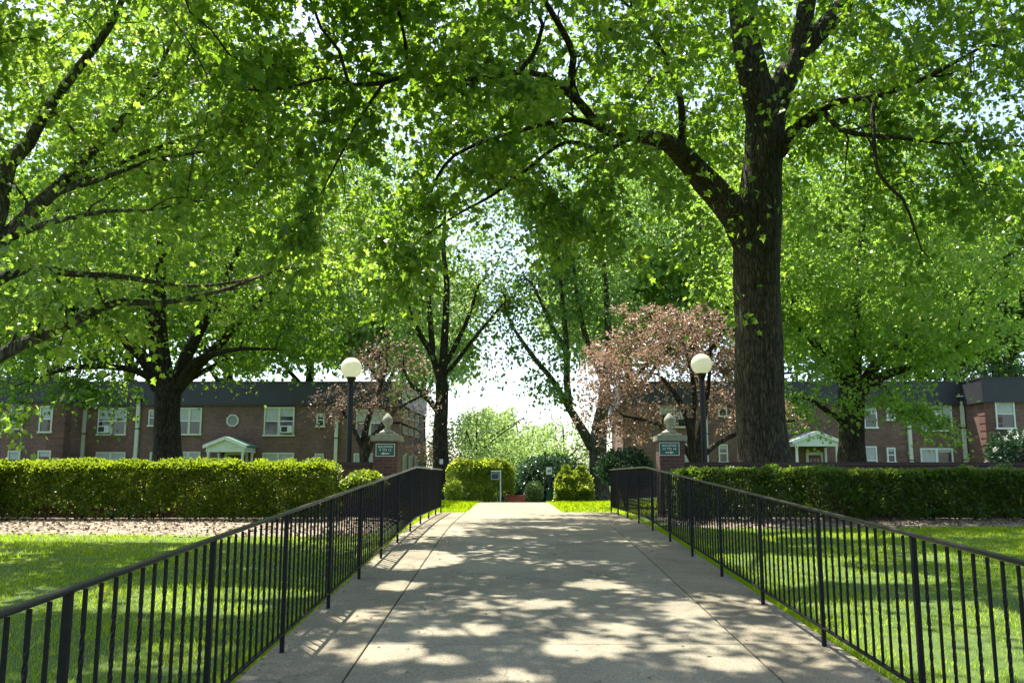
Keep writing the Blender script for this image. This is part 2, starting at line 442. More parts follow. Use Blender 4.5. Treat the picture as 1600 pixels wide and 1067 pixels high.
def keep_leaf(P):
    keep = np.ones(len(P), bool)
    r = R.random(len(P))
    for x0, x1, y0, y1, z, s in ZONES:
        gx, gy = shadow_at(P, z)
        keep &= ~((gx > x0) & (gx < x1) & (gy > y0) & (gy < y1) & (r < s) & (P[:, 2] > z + .6))
    gx, gy = shadow_at(P, .35)
    gy = gy + (P[:, 2] * 0)
    for k in range(3):                       # settle on the sloping ground
        gx, gy = shadow_at(P, ramp_h(np.clip(gy, 0, 40)))
    inr = (gx > -2.0) & (gx < 2.7) & (gy > 2) & (gy < 21)
    for X, Y, a, c, s in SPOTS:
        keep &= ~((((gx - X) / a) ** 2 + ((gy - Y) / c) ** 2 < 1) & (P[:, 2] > 2.5) & (r < s))
    lawn = ~inr & (gy > 0) & (gy < 20)
    keep &= ~(lawn & (vnoise(gx, gy, 1.5, 5) * .7 + vnoise(gx, gy, .5, 9) * .3 > .60) & (P[:, 2] > 2.5))
    return keep


# ------------------------------------------------------------------ leaves
def _half(pts):
    a = [(x, y) for x, y in pts]
    return a


LOBED = [(0, 0), (.10, .10), (.34, .04), (.24, .26), (.56, .34), (.27, .50), (.42, .74), (.16, .72), (0, 1.0)]
MID = [(0, 0), (.36, .12), (.22, .36), (.46, .52), (.17, .68), (0, 1)]
OVAL = [(0, 0), (.26, .28), (.24, .66), (0, 1)]


def leaves_mesh(P, D, Nn, S, shape):
    """P base points, D directions, Nn normals, S sizes -> verts, polys (two folded halves per leaf; far ones one rhomb)"""
    n = len(P)
    W = np.cross(D, Nn); W /= np.linalg.norm(W, axis=1)[:, None] + 1e-9
    U = np.cross(W, D)
    if shape == 'quad':
        t = np.array([(0, 0, 0), (.38, .45, .06), (0, 1, -.05), (-.38, .45, .06)])
        polys = [np.array([[0, 1, 2, 3]])]
    else:
        h = {'lobed': LOBED, 'mid': MID, 'oval': OVAL}[shape]
        m_ = len(h)
        right = [(x, y, .22 * x - .14 * y * y) for x, y in h]
        left = [(-x, y, .22 * x - .14 * y * y) for x, y in h[1:-1]]
        t = np.array(right + left)
        polys = [np.array([list(range(m_))]), np.array([[0] + [m_ - 1] + list(range(2 * m_ - 3, m_ - 1, -1))])]
    k = len(t)
    V = (P[:, None, :] + S[:, None, None] * (t[None, :, 0:1] * W[:, None, :] + t[None, :, 1:2] * D[:, None, :] + t[None, :, 2:3] * U[:, None, :]))
    off = (np.arange(n) * k)[:, None, None]
    return V.reshape(-1, 3), [(p[None] + off).reshape(-1, p.shape[1]) for p in polys]


def unit(a):
    return a / (np.linalg.norm(a, axis=-1, keepdims=True) + 1e-9)


def leaf_set(P, out, size, droop=.45, near=None, shape=None):
    n = len(P)
    D = unit(out * .7 + R.normal(size=(n, 3)) * .75 + np.array([0, 0, -droop]))
    Nn = unit(R.normal(size=(n, 3)) * .6 + np.array([0, 0, 1.0]))
    S = size * R.uniform(.6, 1.3, n)
    return D, Nn, S


def foliage(name, groups, m, parent, origin):
    """groups: (P, D, N, S, shape) -> one mesh relative to origin"""
    VS, PS, k = [], [], 0
    for P, D, Nn, S, shape in groups:
        if not len(P): continue
        V, polys = leaves_mesh(P, D, Nn, S, shape)
        VS.append(V); PS += [p + k for p in polys]; k += len(V)
    V = np.concatenate(VS) - np.asarray(origin)
    return link(name, np_mesh(name, V, PS, m), parent)


# ------------------------------------------------------------------ trees
def catmull(pts, step):
    pts = np.asarray(pts, float)
    if len(pts) == 2: P = np.vstack([2 * pts[0] - pts[1], pts, 2 * pts[1] - pts[0]])
    else: P = np.vstack([2 * pts[0] - pts[1], pts, 2 * pts[-1] - pts[-2]])
    out = [pts[0]]
    for i in range(1, len(P) - 2):
        L = np.linalg.norm((P[i + 1] - P[i])[:3]); k = max(1, int(round(L / step)))
        for j in range(1, k + 1):
            t = j / k
            out.append(.5 * (2 * P[i] + (P[i + 1] - P[i - 1]) * t + (2 * P[i - 1] - 5 * P[i] + 4 * P[i + 1] - P[i + 2]) * t * t + (3 * P[i] - P[i - 1] - 3 * P[i + 1] + P[i + 2]) * t ** 3))
    return np.array(out)


def in_blobs(blobs, n, shell=.25):
    vol = np.array([b[3] * b[4] * b[5] * (b[6] if len(b) > 6 else 1) for b in blobs], float)
    cnt = R.multinomial(n, vol / vol.sum())
    out = []
    for b, k in zip(blobs, cnt):
        d = unit(R.normal(size=(k, 3))); r = (shell ** 3 + (1 - shell ** 3) * R.random(k)) ** (1 / 3)
        out.append(np.array(b[:3]) + d * r[:, None] * np.array(b[3:6]))
    return np.concatenate(out)


def side_twigs(lines, gap, length, seed):
    rg = np.random.default_rng(seed); out = []
    for ln in lines[1:]:
        q = catmull(ln, .2); n = len(q); last = 0.0; run = 0.0
        for i in range(2, n):
            run += np.linalg.norm(q[i, :3] - q[i - 1, :3])
            tip = i == n - 1
            if q[i, 3] > .15 or (run - last < gap * rg.uniform(.6, 1.5) and not tip): continue
            last = run
            tan = unit(q[i, :3] - q[i - 2, :3])
            for k in range(3 if tip else 1):
                d = unit(tan * (1.1 if tip else .55) + unit(rg.normal(size=3)) * .75 + np.array([0, 0, .12]))
                L = length * rg.uniform(.55, 1.25) * (1 if tip else min(1, .5 + q[i, 3] * 9)); r = min(q[i, 3] * .55, .03)
                p = q[i, :3]; pts = [(*p, r)]; m_ = 5
                for j in range(1, m_ + 1):
                    d = unit(d + rg.normal(size=3) * .24 + np.array([0, 0, .04 - .05 * j]))
                    p = p + d * L / m_; pts.append((*p, max(r * (1 - .8 * j / m_), .004)))
                out.append(pts)
    return out


def skeleton(lines, att, step=.4, kill=.55, iters=90, wob=.25, reach=1e9, twigs=()):
    """lines: polylines of (x, y, z, radius); the first starts at the root, others hang on the nearest earlier node"""
    pos, par, rad = [], [], []
    nmain = None
    for li, ln in enumerate(list(lines) + list(twigs)):
        if li == len(lines): nmain = len(pos)
        q = catmull(ln, step if li < len(lines) else min(step, .3))
        if li == 0: prev = -1
        else:
            A = np.array(pos); prev = int(np.argmin(((A - q[0, :3]) ** 2).sum(1)))
            q = q[1:] if np.linalg.norm(A[prev] - q[0, :3]) < step * 1.5 else q
        for p in q:
            pos.append(p[:3].copy()); par.append(prev); rad.append(max(p[3], .004)); prev = len(pos) - 1
    nseed = len(pos)
    if nmain is None: nmain = nseed
    pos = np.array(pos); par = list(par)
    if att is not None and len(att):
        d = np.full(len(att), 1e9); near = np.zeros(len(att), int)
        for i in range(0, nseed, 64):
            D = np.linalg.norm(att[:, None] - pos[None, i:i + 64], axis=2)
            j = D.argmin(1); dj = D[np.arange(len(att)), j]
            u = dj < d; d[u] = dj[u]; near[u] = j[u] + i
        chunks = [pos]; count = nseed; allpos = pos
        tried = set()
        for it in range(iters):
            live = (d > kill) & (d < reach)
            if not live.any(): break
            idx = near[live]; vec = unit(att[live] - allpos[idx])
            sel, inv = np.unique(idx, return_inverse=True)
            acc = np.zeros((len(sel), 3)); np.add.at(acc, inv, vec)
            nd = unit(unit(acc) + R.normal(size=acc.shape) * wob + np.array([0, 0, .04]))
            new = allpos[sel] + nd * step
            chunks.append(new); par += list(map(int, sel)); rad += [0] * len(new)
            allpos = np.concatenate([allpos, new])
            D = np.linalg.norm(att[:, None] - new[None], axis=2)
            j = D.argmin(1); dj = D[np.arange(len(att)), j]
            u = dj < d - 1e-4; d[u] = dj[u]; near[u] = j[u] + count
            count += len(new)
            # an attractor whose node did not come nearer is given up
            give = live & ~u
            d[give] = np.where(R.random(give.sum()) < .22, 0, d[give])
        pos = allpos
    par = np.array(par); rad = np.array(rad, float)
    e, r0 = 2.3, .0055
    a = np.zeros(len(pos)); kids = np.zeros(len(pos), int)
    np.add.at(kids, par[par >= 0], 1)
    for i in range(len(pos) - 1, -1, -1):
        if kids[i] == 0: a[i] = max(a[i], r0 ** e)
        if par[i] >= 0: a[par[i]] += a[i]
    pr = a ** (1 / e)
    r = np.where(np.arange(len(pos)) < nseed, rad, pr)
    tw = np.arange(nmain, nseed); r[tw] = np.maximum(rad[tw], np.minimum(pr[tw], .03))
    for i in range(nseed, len(pos)):
        r[i] = min(r[i], r[par[i]] * .9)
    return pos, par, r, nmain


def wood_mesh(name, pos, par, r, m, origin, sides=26, rough=.05, rmin=0, flare=None):
    kids = [[] for _ in pos]
    for i, p in enumerate(par):
        if p >= 0: kids[p].append(i)
    main = [max(k, key=lambda j: r[j]) if k else -1 for k in kids]
    V, Q = [], []
    starts = [0] + [c for i in range(len(pos)) for c in kids[i] if c != main[i]]
    nv = 0
    tri = []
    for s in starts:
        ch = [s]
        while main[ch[-1]] >= 0: ch.append(main[ch[-1]])
        pts = pos[ch]; rr = r[ch].copy()
        if rr[0] < rmin: continue
        if par[s] >= 0:
            pts = np.vstack([pos[par[s]], pts]); rr = np.concatenate([[min(rr[0] * 1.15, r[par[s]])], rr])
        if len(pts) < 2: continue
        n = int(np.clip(6 + rr.max() * 55, 3, sides)) if rr.max() > .02 else (4 if rr.max() > .009 else 3)
        tan = unit(np.gradient(pts, axis=0))
        ref = np.array([1.0, .2, .05]); u = np.cross(tan[0], ref); u /= np.linalg.norm(u)
        ang = np.arange(n) * 2 * np.pi / n
        big = rr.max() > .12
        for k in range(len(pts)):
            u = u - tan[k] * (u @ tan[k]); u /= np.linalg.norm(u) + 1e-9
            w = np.cross(tan[k], u)
            rk = np.full(n, rr[k])
            if big:
                rk = rk * (1 + rough * (np.sin(ang * 5 + k * .23) * .5 + np.sin(ang * 9 - k * .31) * .35) + R.normal(size=n) * rough * .35
                           + (vnoise(np.cos(ang) * 2 + pts[k, 2] * .9, np.sin(ang) * 2 + 5 + pts[k, 2] * .35, .9, 81) - .5) * rough * 2.4)
            V.append(pts[k] + (np.cos(ang)[:, None] * u + np.sin(ang)[:, None] * w) * rk[:, None])
        idx = nv + np.arange(len(pts) * n).reshape(len(pts), n)
        A, B = idx[:-1], idx[1:]
        Q.append(np.stack([A, np.roll(A, -1, 1), np.roll(B, -1, 1), B], 2).reshape(-1, 4))
        nv += len(pts) * n
    return np_mesh(name, np.concatenate(V) - origin, [np.concatenate(Q)], m, True)


def lines_px(lines):
    out = []
    for ln in lines:
        out.append([(*px(x, y, Y), w * Y / F / 2) for x, y, Y, w in ln])
    return out


NL = [0]


def tree(name, label, lines, blobs, natt, leafmat, barkmat, leaf=.14, per=10, spread=.22, step=.4, kill=.55, shape='auto', droop=.75,
         rleaf=.03, cat='tree', group=None, prune=True, shell=.25, extra=None, lod=(13, 24), wob=.25, sides=26, rough=.05, limbs=False, flat=.35, twig=None, shade_path=False):
    att = in_blobs(blobs, natt, shell)
    if limbs:
        LIMBS.clear()
        for ln in lines:
            LIMBS.extend([q for q in catmull(ln, .25) if q[3] > .022 and q[2] > 3])
    pos, par, r, ns = skeleton(lines, att, step, kill, wob=wob, twigs=side_twigs(lines, *twig, len(lines) * 7 + natt) if twig else ())
    origin = np.array([lines[0][0][0], lines[0][0][1], float(ground_h(lines[0][0][0], lines[0][0][1]))])
    t = empty(name, origin, label, cat, group)
    link('trunk', wood_mesh('trunk', pos, par, r, barkmat, origin, sides, rough), t)
    small = np.nonzero((np.arange(len(pos)) >= ns) & (r < rleaf))[0]
    dens = np.clip(.35 + 1.3 * vnoise(pos[small, 0] + pos[small, 2] * .7, pos[small, 1] - pos[small, 2] * .4, 1.3, 3), .3, 1.7)
    cnt = np.maximum(1, R.poisson(per * dens))
    small = small[R.random(len(small)) < .62]
    dens = np.clip(.35 + 1.3 * vnoise(pos[small, 0] + pos[small, 2] * .7, pos[small, 1] - pos[small, 2] * .4, 1.3, 3), .3, 1.7)
    if shade_path: dens = dens * on_walk(pos[small])
    cnt = np.maximum(2, R.poisson(per * dens / .62 * R.gamma(4, .25, len(small))))
    rep = np.repeat(np.arange(len(small)), cnt); idx = small[rep]
    n = len(idx)
    tilt = unit(R.normal(size=(len(small), 3)) * .42 + np.array([0, 0, 1.0]) + .35 * unit(pos[small] - pos[par[small]]) * np.array([1, 1, 0]))[rep]
    a = R.normal(size=(n, 3)); a -= (a * tilt).sum(1)[:, None] * tilt
    off = a * spread * 1.15 + tilt * (R.normal(size=n) * spread * flat)[:, None]
    off[:, 2] -= .22 * (off[:, 0] ** 2 + off[:, 1] ** 2) / spread
    P = pos[idx] + off
    out = unit(unit(a) + .5 * unit(pos[idx] - pos[par[idx]]))
    if prune:
        k = keep_leaf(P)
        if limbs: k &= bare_limbs(P)
        P, out, tilt = P[k], out[k], tilt[k]
    D, Nn, S = leaf_set(P, out, leaf, droop)
    S = S * (.72 + .6 * vnoise(P[:, 0] * 1.3 + P[:, 2], P[:, 1] * 1.3, .5, 71))
    Nn = unit(tilt * .8 + R.normal(size=Nn.shape) * .62)
    dist = np.linalg.norm(P - np.array([0, 0, EYE]), axis=1)
    if shape == 'auto':
        g = [(P[q], D[q], Nn[q], S[q], s) for q, s in ((dist < lod[0], 'lobed'), ((dist >= lod[0]) & (dist < lod[1]), 'mid'), (dist >= lod[1], 'quad'))]
    else: g = [(P, D, Nn, S, shape)]
    NL[0] += len(P)
    print('TREE', name, len(pos), 'nodes', len(P), 'leaves')
    foliage('crown', g, leafmat, t, origin)
    return t


# --- the big oak that leans over the walkway
A = [
    [(1199, 745, 22, 102), (1194, 715, 22, 84), (1190, 670, 22, 76), (1187, 600, 22, 75), (1185, 500, 22, 74), (1183, 420, 22, 75), (1184, 360, 22, 72), (1190, 280, 22, 62), (1196, 190, 22, 62)],
    [(1196, 190, 22, 54), (1180, 130, 21.8, 50), (1166, 60, 21.6, 44), (1150, -30, 21.4, 36), (1132, -150, 21, 26), (1110, -260, 20.5, 14)],
    [(1200, 190, 22, 44), (1222, 135, 22, 42), (1245, 85, 22, 34), (1262, 0, 21.6, 28), (1280, -120, 21.3, 20), (1300, -240, 21, 10)],
    [(1243, 92, 22, 34), (1295, 35, 22, 30), (1345, -25, 22, 24), (1430, -110, 22, 16), (1500, -190, 22, 9)],
    [(1182, 400, 22, 58), (1150, 340, 21.7, 50), (1105, 285, 21.2, 42), (1066, 242, 20.6, 34), (1040, 222, 20, 27), (990, 212, 19, 20), (952, 206, 18.2, 17), (930, 190, 17.6, 15), (905, 160, 17, 14), (875, 135, 16.5, 12), (845, 118, 16, 11), (810, 113, 15.5, 9), (760, 122, 15, 9), (700, 128, 14.5, 8), (640, 118, 14, 8), (600, 130, 13.6, 8), (545, 132, 13, 7), (510, 122, 12.7, 6), (450, 138, 12.4, 5), (400, 142, 12.2, 3)],
    [(930, 190, 17.6, 14), (893, 140, 17, 13), (896, 90, 16.5, 12), (880, 50, 16, 11), (850, 0, 15.4, 9), (820, -60, 15, 6)],
    [(820, 112, 15.6, 8), (840, 70, 15.2, 8), (848, 40, 15, 7), (830, 0, 14.5, 5)],
    [(1065, 245, 20.6, 14), (1064, 160, 20, 11), (1040, 90, 19.4, 8), (1000, 30, 18.7, 6), (960, -10, 18, 4)],
    [(940, 200, 18, 10), (905, 188, 17.6, 9), (860, 192, 17.2, 8), (810, 205, 16.8, 7), (760, 220, 16.4, 7), (710, 243, 16, 6), (684, 275, 15.7, 5), (674, 300, 15.5, 3)],
    [(990, 214, 19, 10), (940, 235, 18.4, 8), (885, 222, 17.8, 7), (820, 268, 17, 6), (770, 305, 16.4, 5), (715, 335, 15.8, 4), (650, 378, 15.2, 3)],
    [(600, 130, 13.6, 6), (565, 180, 13.3, 6), (538, 230, 13, 5), (508, 290, 12.8, 3)],
    [(545, 132, 13, 6), (530, 80, 12.8, 6), (502, 45, 12.6, 5), (485, 0, 12.4, 4)],
    [(640, 118, 14, 6), (632, 60, 13.6, 6), (620, 0, 13.2, 5), (610, -50, 13, 4)],
    [(1205, 260, 22, 28), (1235, 212, 21.5, 23), (1270, 182, 21, 20), (1300, 160, 20.4, 13), (1370, 150, 19.5, 9), (1450, 120, 18.5, 8), (1540, 70, 17.5, 5)],
    [(1285, 172, 20.7, 10), (1320, 205, 20.2, 9), (1400, 215, 19.2, 7), (1480, 225, 18.5, 4)],
    [(1362, 152, 19.6, 8), (1372, 270, 19, 6), (1410, 310, 18.6, 5), (1440, 390, 18.4, 3)],
]
A = lines_px(A)
A_bl = [(5.5, 20, 14.5, 9.5, 8.5, 5.5), (-1.5, 14.5, 9.3, 4.6, 3.2, 2.6, .95), (12.5, 18, 9.6, 5.0, 4.5, 2.8, 1.3), (3.2, 18.2, 7.6, 2.6, 2.6, 1.5, 1.8),
        (1.5, 12, 10.5, 4, 3.5, 2.5), (8.5, 13, 10.5, 4.5, 4, 2.6), (8.8, 19, 8.0, 2.2, 2, 1.2, 1.6), (1.2, 17.5, 6.2, 1.2, 1.2, .7, 2), (4.2, 19.5, 6.0, 1.0, 1.2, .8, 2),
        (3, 7, 10, 5, 4, 2), (-3.5, 8, 10.5, 4, 4, 2), (-.8, 16.2, 7.4, 2.0, 1.2, .8, 1.1), (.6, 17.2, 8.2, 2.2, 1.3, 1.0, 1.5)]
tree('oak_tree', 'huge oak with a thick bare trunk behind the brick wall, limbs arching over the walkway', A, A_bl, 6500, M['leafA'], M['barkA'],
     leaf=.155, per=27, spread=.24, step=.36, kill=.5, limbs=True, shade_path=True, twig=(.7, 1.3))

# --- the tree whose trunk stands just outside the left edge
Ct = [
    [(-110, 800, 13, 67.2), (-100, 700, 13, 57.1), (-92, 600, 13, 52.1), (-66, 470, 13, 47.0), (-30, 390, 13, 40.3), (-6, 330, 13, 35.3), (2, 290, 13.2, 31.9), (14, 255, 13.3, 26.9), (46, 222, 13.5, 21.8), (68, 180, 13.8, 18.5), (120, 110, 14.2, 14.3), (172, 40, 14.6, 11.8), (195, -10, 15, 9.2), (230, -90, 15.3, 5.0)],
    [(-30, 395, 13, 30.2), (20, 362, 13.2, 26.9), (60, 320, 13.5, 24.4), (96, 288, 14, 21.0), (140, 240, 14.5, 16.8), (176, 205, 15, 14.3), (215, 160, 15.5, 11.8), (245, 115, 16, 7.6), (270, 60, 16.4, 5.0)],
    [(80, 303, 13.8, 10.9), (150, 272, 14.3, 8.4), (230, 237, 14.9, 6.7), (300, 214, 15.4, 5.0), (345, 200, 15.8, 2.5)],
    [(62, 330, 13.5, 14.3), (88, 302, 13.3, 10.9), (150, 283, 13.6, 8.4), (240, 250, 14.2, 6.7), (330, 236, 14.8, 3.4)],
    [(18, 368, 13.1, 18.5), (62, 352, 12.8, 11.8), (110, 341, 12.6, 8.4), (165, 330, 12.5, 6.7), (232, 329, 12.4, 3.4)],
    [(-94, 620, 13, 33.6), (0, 555, 13.3, 21.8), (60, 526, 13.6, 18.5), (110, 505, 14, 16.0), (146, 486, 14.3, 14.3), (182, 472, 14.6, 11.8), (250, 474, 15, 9.2), (305, 464, 15.3, 7.6), (365, 448, 15.8, 5.9), (430, 424, 16.3, 4.2), (505, 415, 16.8, 2.5)],
    [(-60, 470, 13, 21.8), (40, 420, 13.6, 15.1), (110, 428, 14.2, 10.9), (190, 432, 14.8, 9.2), (260, 444, 15.4, 6.7), (330, 446, 16, 5.0), (420, 430, 16.6, 3.4)],
    [(-15, 350, 13, 16.8), (-40, 250, 12.4, 15.1), (-60, 120, 11.6, 11.8), (-60, 0, 11, 8.4)],
]
Ct = lines_px(Ct)
C_bl = [(-8, 13, 11, 6.5, 4.8, 3.2), (-5.4, 13.3, 7.4, 3.4, 2.6, 1.5, 1.4), (-8, 11, 13.5, 6.5, 5, 2.5), (-4.7, 15.6, 6.6, 2.2, 1.4, .9, .5), (-7.1, 12.3, 4.5, 1.1, 1.1, .8, 5),
        (-8.1, 14, 2.5, .6, .7, .4, 9), (-7.3, 14.2, 3.1, .6, .5, .4, 7), (-9, 8.5, 9, 5, 3.5, 2), (-7.5, 15.2, 5.3, 1.6, 1.2, .8, 1.5)]
tree('maple_tree', 'maple at the left edge whose low lichen-grey limbs sweep in front of the left building', Ct, C_bl, 5800, M['leafC'], M['barkC'],
     leaf=.122, per=22, spread=.24, step=.34, kill=.48, limbs=True, twig=(.6, 1.2))

# --- dark spreading tree before the left building
B = [
    [(262, 745, 35, 56), (262, 715, 35, 44), (261, 670, 35, 38), (261, 635, 35, 38), (262, 612, 35, 40)],
    [(252, 618, 35, 26), (232, 570, 34.7, 22), (205, 540, 34.3, 18), (170, 512, 34, 15), (135, 494, 33.5, 12), (95, 470, 33, 8)],
    [(257, 612, 35, 24), (243, 550, 35.4, 20), (236, 500, 35.8, 16), (222, 430, 36.2, 10)],
    [(262, 612, 35, 26), (250, 520, 35, 22), (250, 440, 35, 18), (256, 340, 35, 14), (262, 230, 35, 9), (270, 120, 35, 5)],
    [(268, 615, 35, 24), (292, 555, 35, 21), (318, 505, 35, 17), (348, 450, 35, 12), (380, 370, 35, 8)],
    [(272, 618, 35, 18), (305, 565, 34.3, 12), (340, 552, 33.8, 9), (375, 545, 33.4, 7), (430, 546, 33, 4)],
    [(248, 600, 35, 15), (215, 580, 33.8, 10), (170, 573, 33, 9), (108, 575, 32.4, 7), (55, 592, 32, 4)],
    [(268, 610, 35, 20), (308, 572, 36, 17), (360, 520, 36.6, 13), (430, 450, 37.2, 8)],
    [(275, 620, 35, 12), (300, 590, 36, 10), (360, 560, 37, 7)],
]
B_bl = [(-13.5, 35, 14.5, 10, 8, 6), (-13.8, 34.5, 9, 8.8, 7, 2.2, 1.3), (-18.3, 33, 6.6, 2.6, 2.5, 1.2, 1.5), (-8.5, 33.5, 6.8, 2.6, 2.5, 1.0, 1.5), (-14, 32.5, 6.3, 3, 1.6, .8, 1.2), (-14.2, 31.5, 4.2, .9, .8, 1.0, 5), (-17.5, 31.5, 4.8, .9, .8, .9, 4), (-10.5, 32, 5.2, 2, 1, .5, 1.5)]
tree('linden_tree', 'dark spreading tree with a short black trunk behind the sunlit hedge, before the left building', lines_px(B), B_bl, 5200, M['leafB'], M['barkB'],
     leaf=.17, per=26, spread=.34, step=.5, kill=.72, limbs=True, twig=(1.0, 1.8), lod=(13, 40))

# --- two trees flanking the far walkway
D_ = [
    [(690, 788, 40, 40), (690, 772, 40, 29), (689, 740, 40, 25), (688, 700, 40, 24), (688, 665, 40, 22), (690, 630, 40, 20), (690, 600, 40, 20)],
    [(690, 602, 40, 15), (693, 560, 40, 13), (696, 500, 40, 11), (698, 440, 40, 9), (693, 390, 40, 7), (696, 320, 40, 4)],
    [(690, 604, 40, 12), (676, 556, 40, 10), (656, 522, 39.8, 8), (641, 488, 39.6, 6), (630, 450, 39.5, 4)],
    [(677, 556, 40, 10), (672, 500, 40.2, 8), (668, 450, 40.4, 7), (660, 405, 40.5, 4)],
    [(694, 575, 40, 9), (714, 535, 40, 8), (733, 492, 40.2, 6), (748, 445, 40.4, 4)],
    [(694, 590, 40, 8), (728, 545, 39.6, 6), (752, 515, 39.4, 5), (790, 470, 39.2, 3)],
    [(690, 650, 40, 11), (668, 622, 39.6, 9), (645, 603, 39.2, 7), (630, 575, 38.9, 4)],
]
D_bl = [(-3.6, 41.5, 16, 5.6, 3.8, 4.8), (-3.1, 41.3, 10.4, 4.3, 2.6, 2.1, 3.0), (-1.9, 40.6, 7.2, 1.7, 1.2, .7, 2.5), (-4.4, 40.5, 8.4, 1.5, 1.2, 1.0, 2)]
tree('ash_tree', 'slender forked tree with a paper notice on its trunk, left of the walkway end', lines_px(D_), D_bl, 2900, M['leafD'], M['barkB'],
     leaf=.18, per=16, spread=.36, twig=(.8, 1.8), step=.45, kill=.65, lod=(13, 40))
E_ = [
    [(936, 790, 40.5, 46), (936, 772, 40.5, 34), (936, 740, 40.5, 29), (934, 705, 40.5, 27), (937, 670, 40.5, 24), (944, 620, 40.5, 18), (950, 560, 40.5, 13), (948, 470, 40.5, 9), (940, 380, 40.5, 5)],
    [(932, 712, 40.5, 18), (915, 680, 40.4, 15), (890, 638, 40.2, 12), (862, 592, 40, 9), (837, 562, 39.8, 8), (802, 512, 39.6, 5), (788, 478, 39.5, 3)],
    [(891, 640, 40.2, 12), (886, 600, 40.3, 11), (886, 555, 40.4, 10), (882, 505, 40.5, 8), (877, 450, 40.6, 6), (870, 380, 40.6, 4)],
    [(886, 548, 40.4, 8), (868, 520, 40.4, 7), (850, 482, 40.5, 6), (833, 445, 40.6, 4)],
    [(944, 600, 40.5, 10), (915, 525, 40.6, 9), (903, 470, 40.7, 7), (895, 400, 40.7, 4)],
]
E_bl = [(3.4, 41.5, 15.8, 5.4, 3.8, 5.0), (2.6, 41.3, 10.0, 3.6, 2.4, 2.2, 2.6), (1.6, 40.0, 7.2, 1.8, 1.2, 1.8, 3.5), (2.6, 40.0, 5.1, 1.1, .8, .8, 4)]
tree('elm_tree', 'tree with a thick forked trunk on the sunny grass, right of the walkway end', lines_px(E_), E_bl, 3200, M['leafD'], M['barkC'],
     leaf=.18, per=17, spread=.36, twig=(.8, 1.8), step=.45, kill=.62, lod=(13, 40))

# --- light green tree before the right building
H_ = [
    [(1332, 745, 33, 52), (1331, 715, 33, 43), (1331, 670, 33, 37), (1330, 632, 33, 38), (1330, 612, 33, 40)],
    [(1338, 622, 33, 22), (1366, 594, 32.8, 16), (1410, 577, 32.5, 12), (1455, 562, 32.2, 9), (1500, 540, 32, 5)],
    [(1324, 615, 33, 24), (1308, 575, 32.8, 19), (1285, 548, 32.6, 14), (1258, 522, 32.4, 9), (1235, 500, 32.2, 5)],
    [(1331, 612, 33, 28), (1336, 550, 33.2, 22), (1336, 480, 33.3, 16), (1345, 400, 33.3, 11), (1350, 300, 33.3, 6)],
    [(1340, 612, 33, 20), (1372, 566, 33.4, 16), (1405, 535, 33.8, 12), (1450, 490, 34.2, 7)],
    [(1320, 660, 33, 10), (1290, 640, 32, 8), (1262, 622, 31.4, 6), (1238, 622, 31, 4)],
    [(1352, 600, 32.9, 8), (1385, 606, 32.3, 6), (1400, 640, 32, 5), (1425, 652, 31.8, 3)],
]
H_bl = [(13.5, 33, 9.2, 6.8, 5.5, 1.7, 1.5), (12.8, 33, 12.6, 6, 5.5, 2.6), (13, 33.5, 16, 4.5, 4.5, 2.5), (15.5, 32, 6.7, 4.0, 3.2, .8, 2), (11.5, 31.5, 6.6, 2.6, 2.5, .8, 1.8),
        (12.0, 31.2, 4.9, 2.6, 1.2, .6, 1.2), (14.9, 31.8, 3.6, 1.0, .7, .35, 3.5), (15.6, 32, 5.2, 1.2, .8, .5, 1.5)]
tree('honey_locust_tree', 'light green tiered tree with a forked trunk standing before the right building', lines_px(H_), H_bl, 4000, M['leafH'], M['barkB'],
     leaf=.155, per=28, spread=.34, twig=(.9, 1.6), step=.45, kill=.6, lod=(13, 40))

# --- copper-leaved small trees
Fc = [
    [(1088, 745, 27, 20), (1082, 705, 27, 15), (1076, 660, 27, 12), (1058, 620, 26.8, 8), (1030, 585, 26.6, 5)],
    [(1087, 735, 27, 14), (1094, 680, 27.1, 11), (1102, 640, 27.2, 9), (1108, 590, 27.3, 6), (1110, 540, 27.3, 4)],
    [(1085, 725, 27, 10), (1062, 690, 26.6, 8), (1025, 662, 26.3, 6), (975, 650, 26, 4)],
    [(1090, 720, 27, 10), (1125, 690, 27.3, 8), (1180, 668, 27.5, 6), (1250, 655, 27.6, 4)],
    [(1080, 690, 27, 9), (1085, 610, 27.2, 7), (1070, 540, 27.2, 4)],
]
F_bl = [(3.9, 27, 5.15, 1.68, 1.43, 1.12, 1.3), (2.9, 26.6, 4.45, 1.12, 1.10, 0.90, 1.6), (5.3, 27.2, 6.35, 1.68, 1.32, 0.78, 1.3), (4.0, 27.2, 6.75, 0.90, 0.88, 0.45, 1.5), (6.2, 27.4, 5.15, 1.34, 1.10, 1.01), (6.9, 27.6, 3.95, 1.79, 0.88, 0.56), (8.4, 27.6, 3.55, 0.78, 0.66, 0.34, 2), (3.3, 26.8, 3.05, 0.78, 0.88, 0.56, 1.6), (4.6, 26.6, 3.75, 1.12, 0.88, 0.56, 1.0), (2.4, 26.4, 3.55, 0.56, 0.66, 0.56, 1.5)]
tree('copper_beech_tree', 'full copper-leaved small tree behind the pier with the right-pointing arrow sign', lines_px(Fc), F_bl, 1900, M['leafcopper'], M['barkB'],
     leaf=.09, per=23, spread=.16, step=.25, kill=.32, shape='oval', droop=.2, rleaf=.02, prune=False, sides=12)
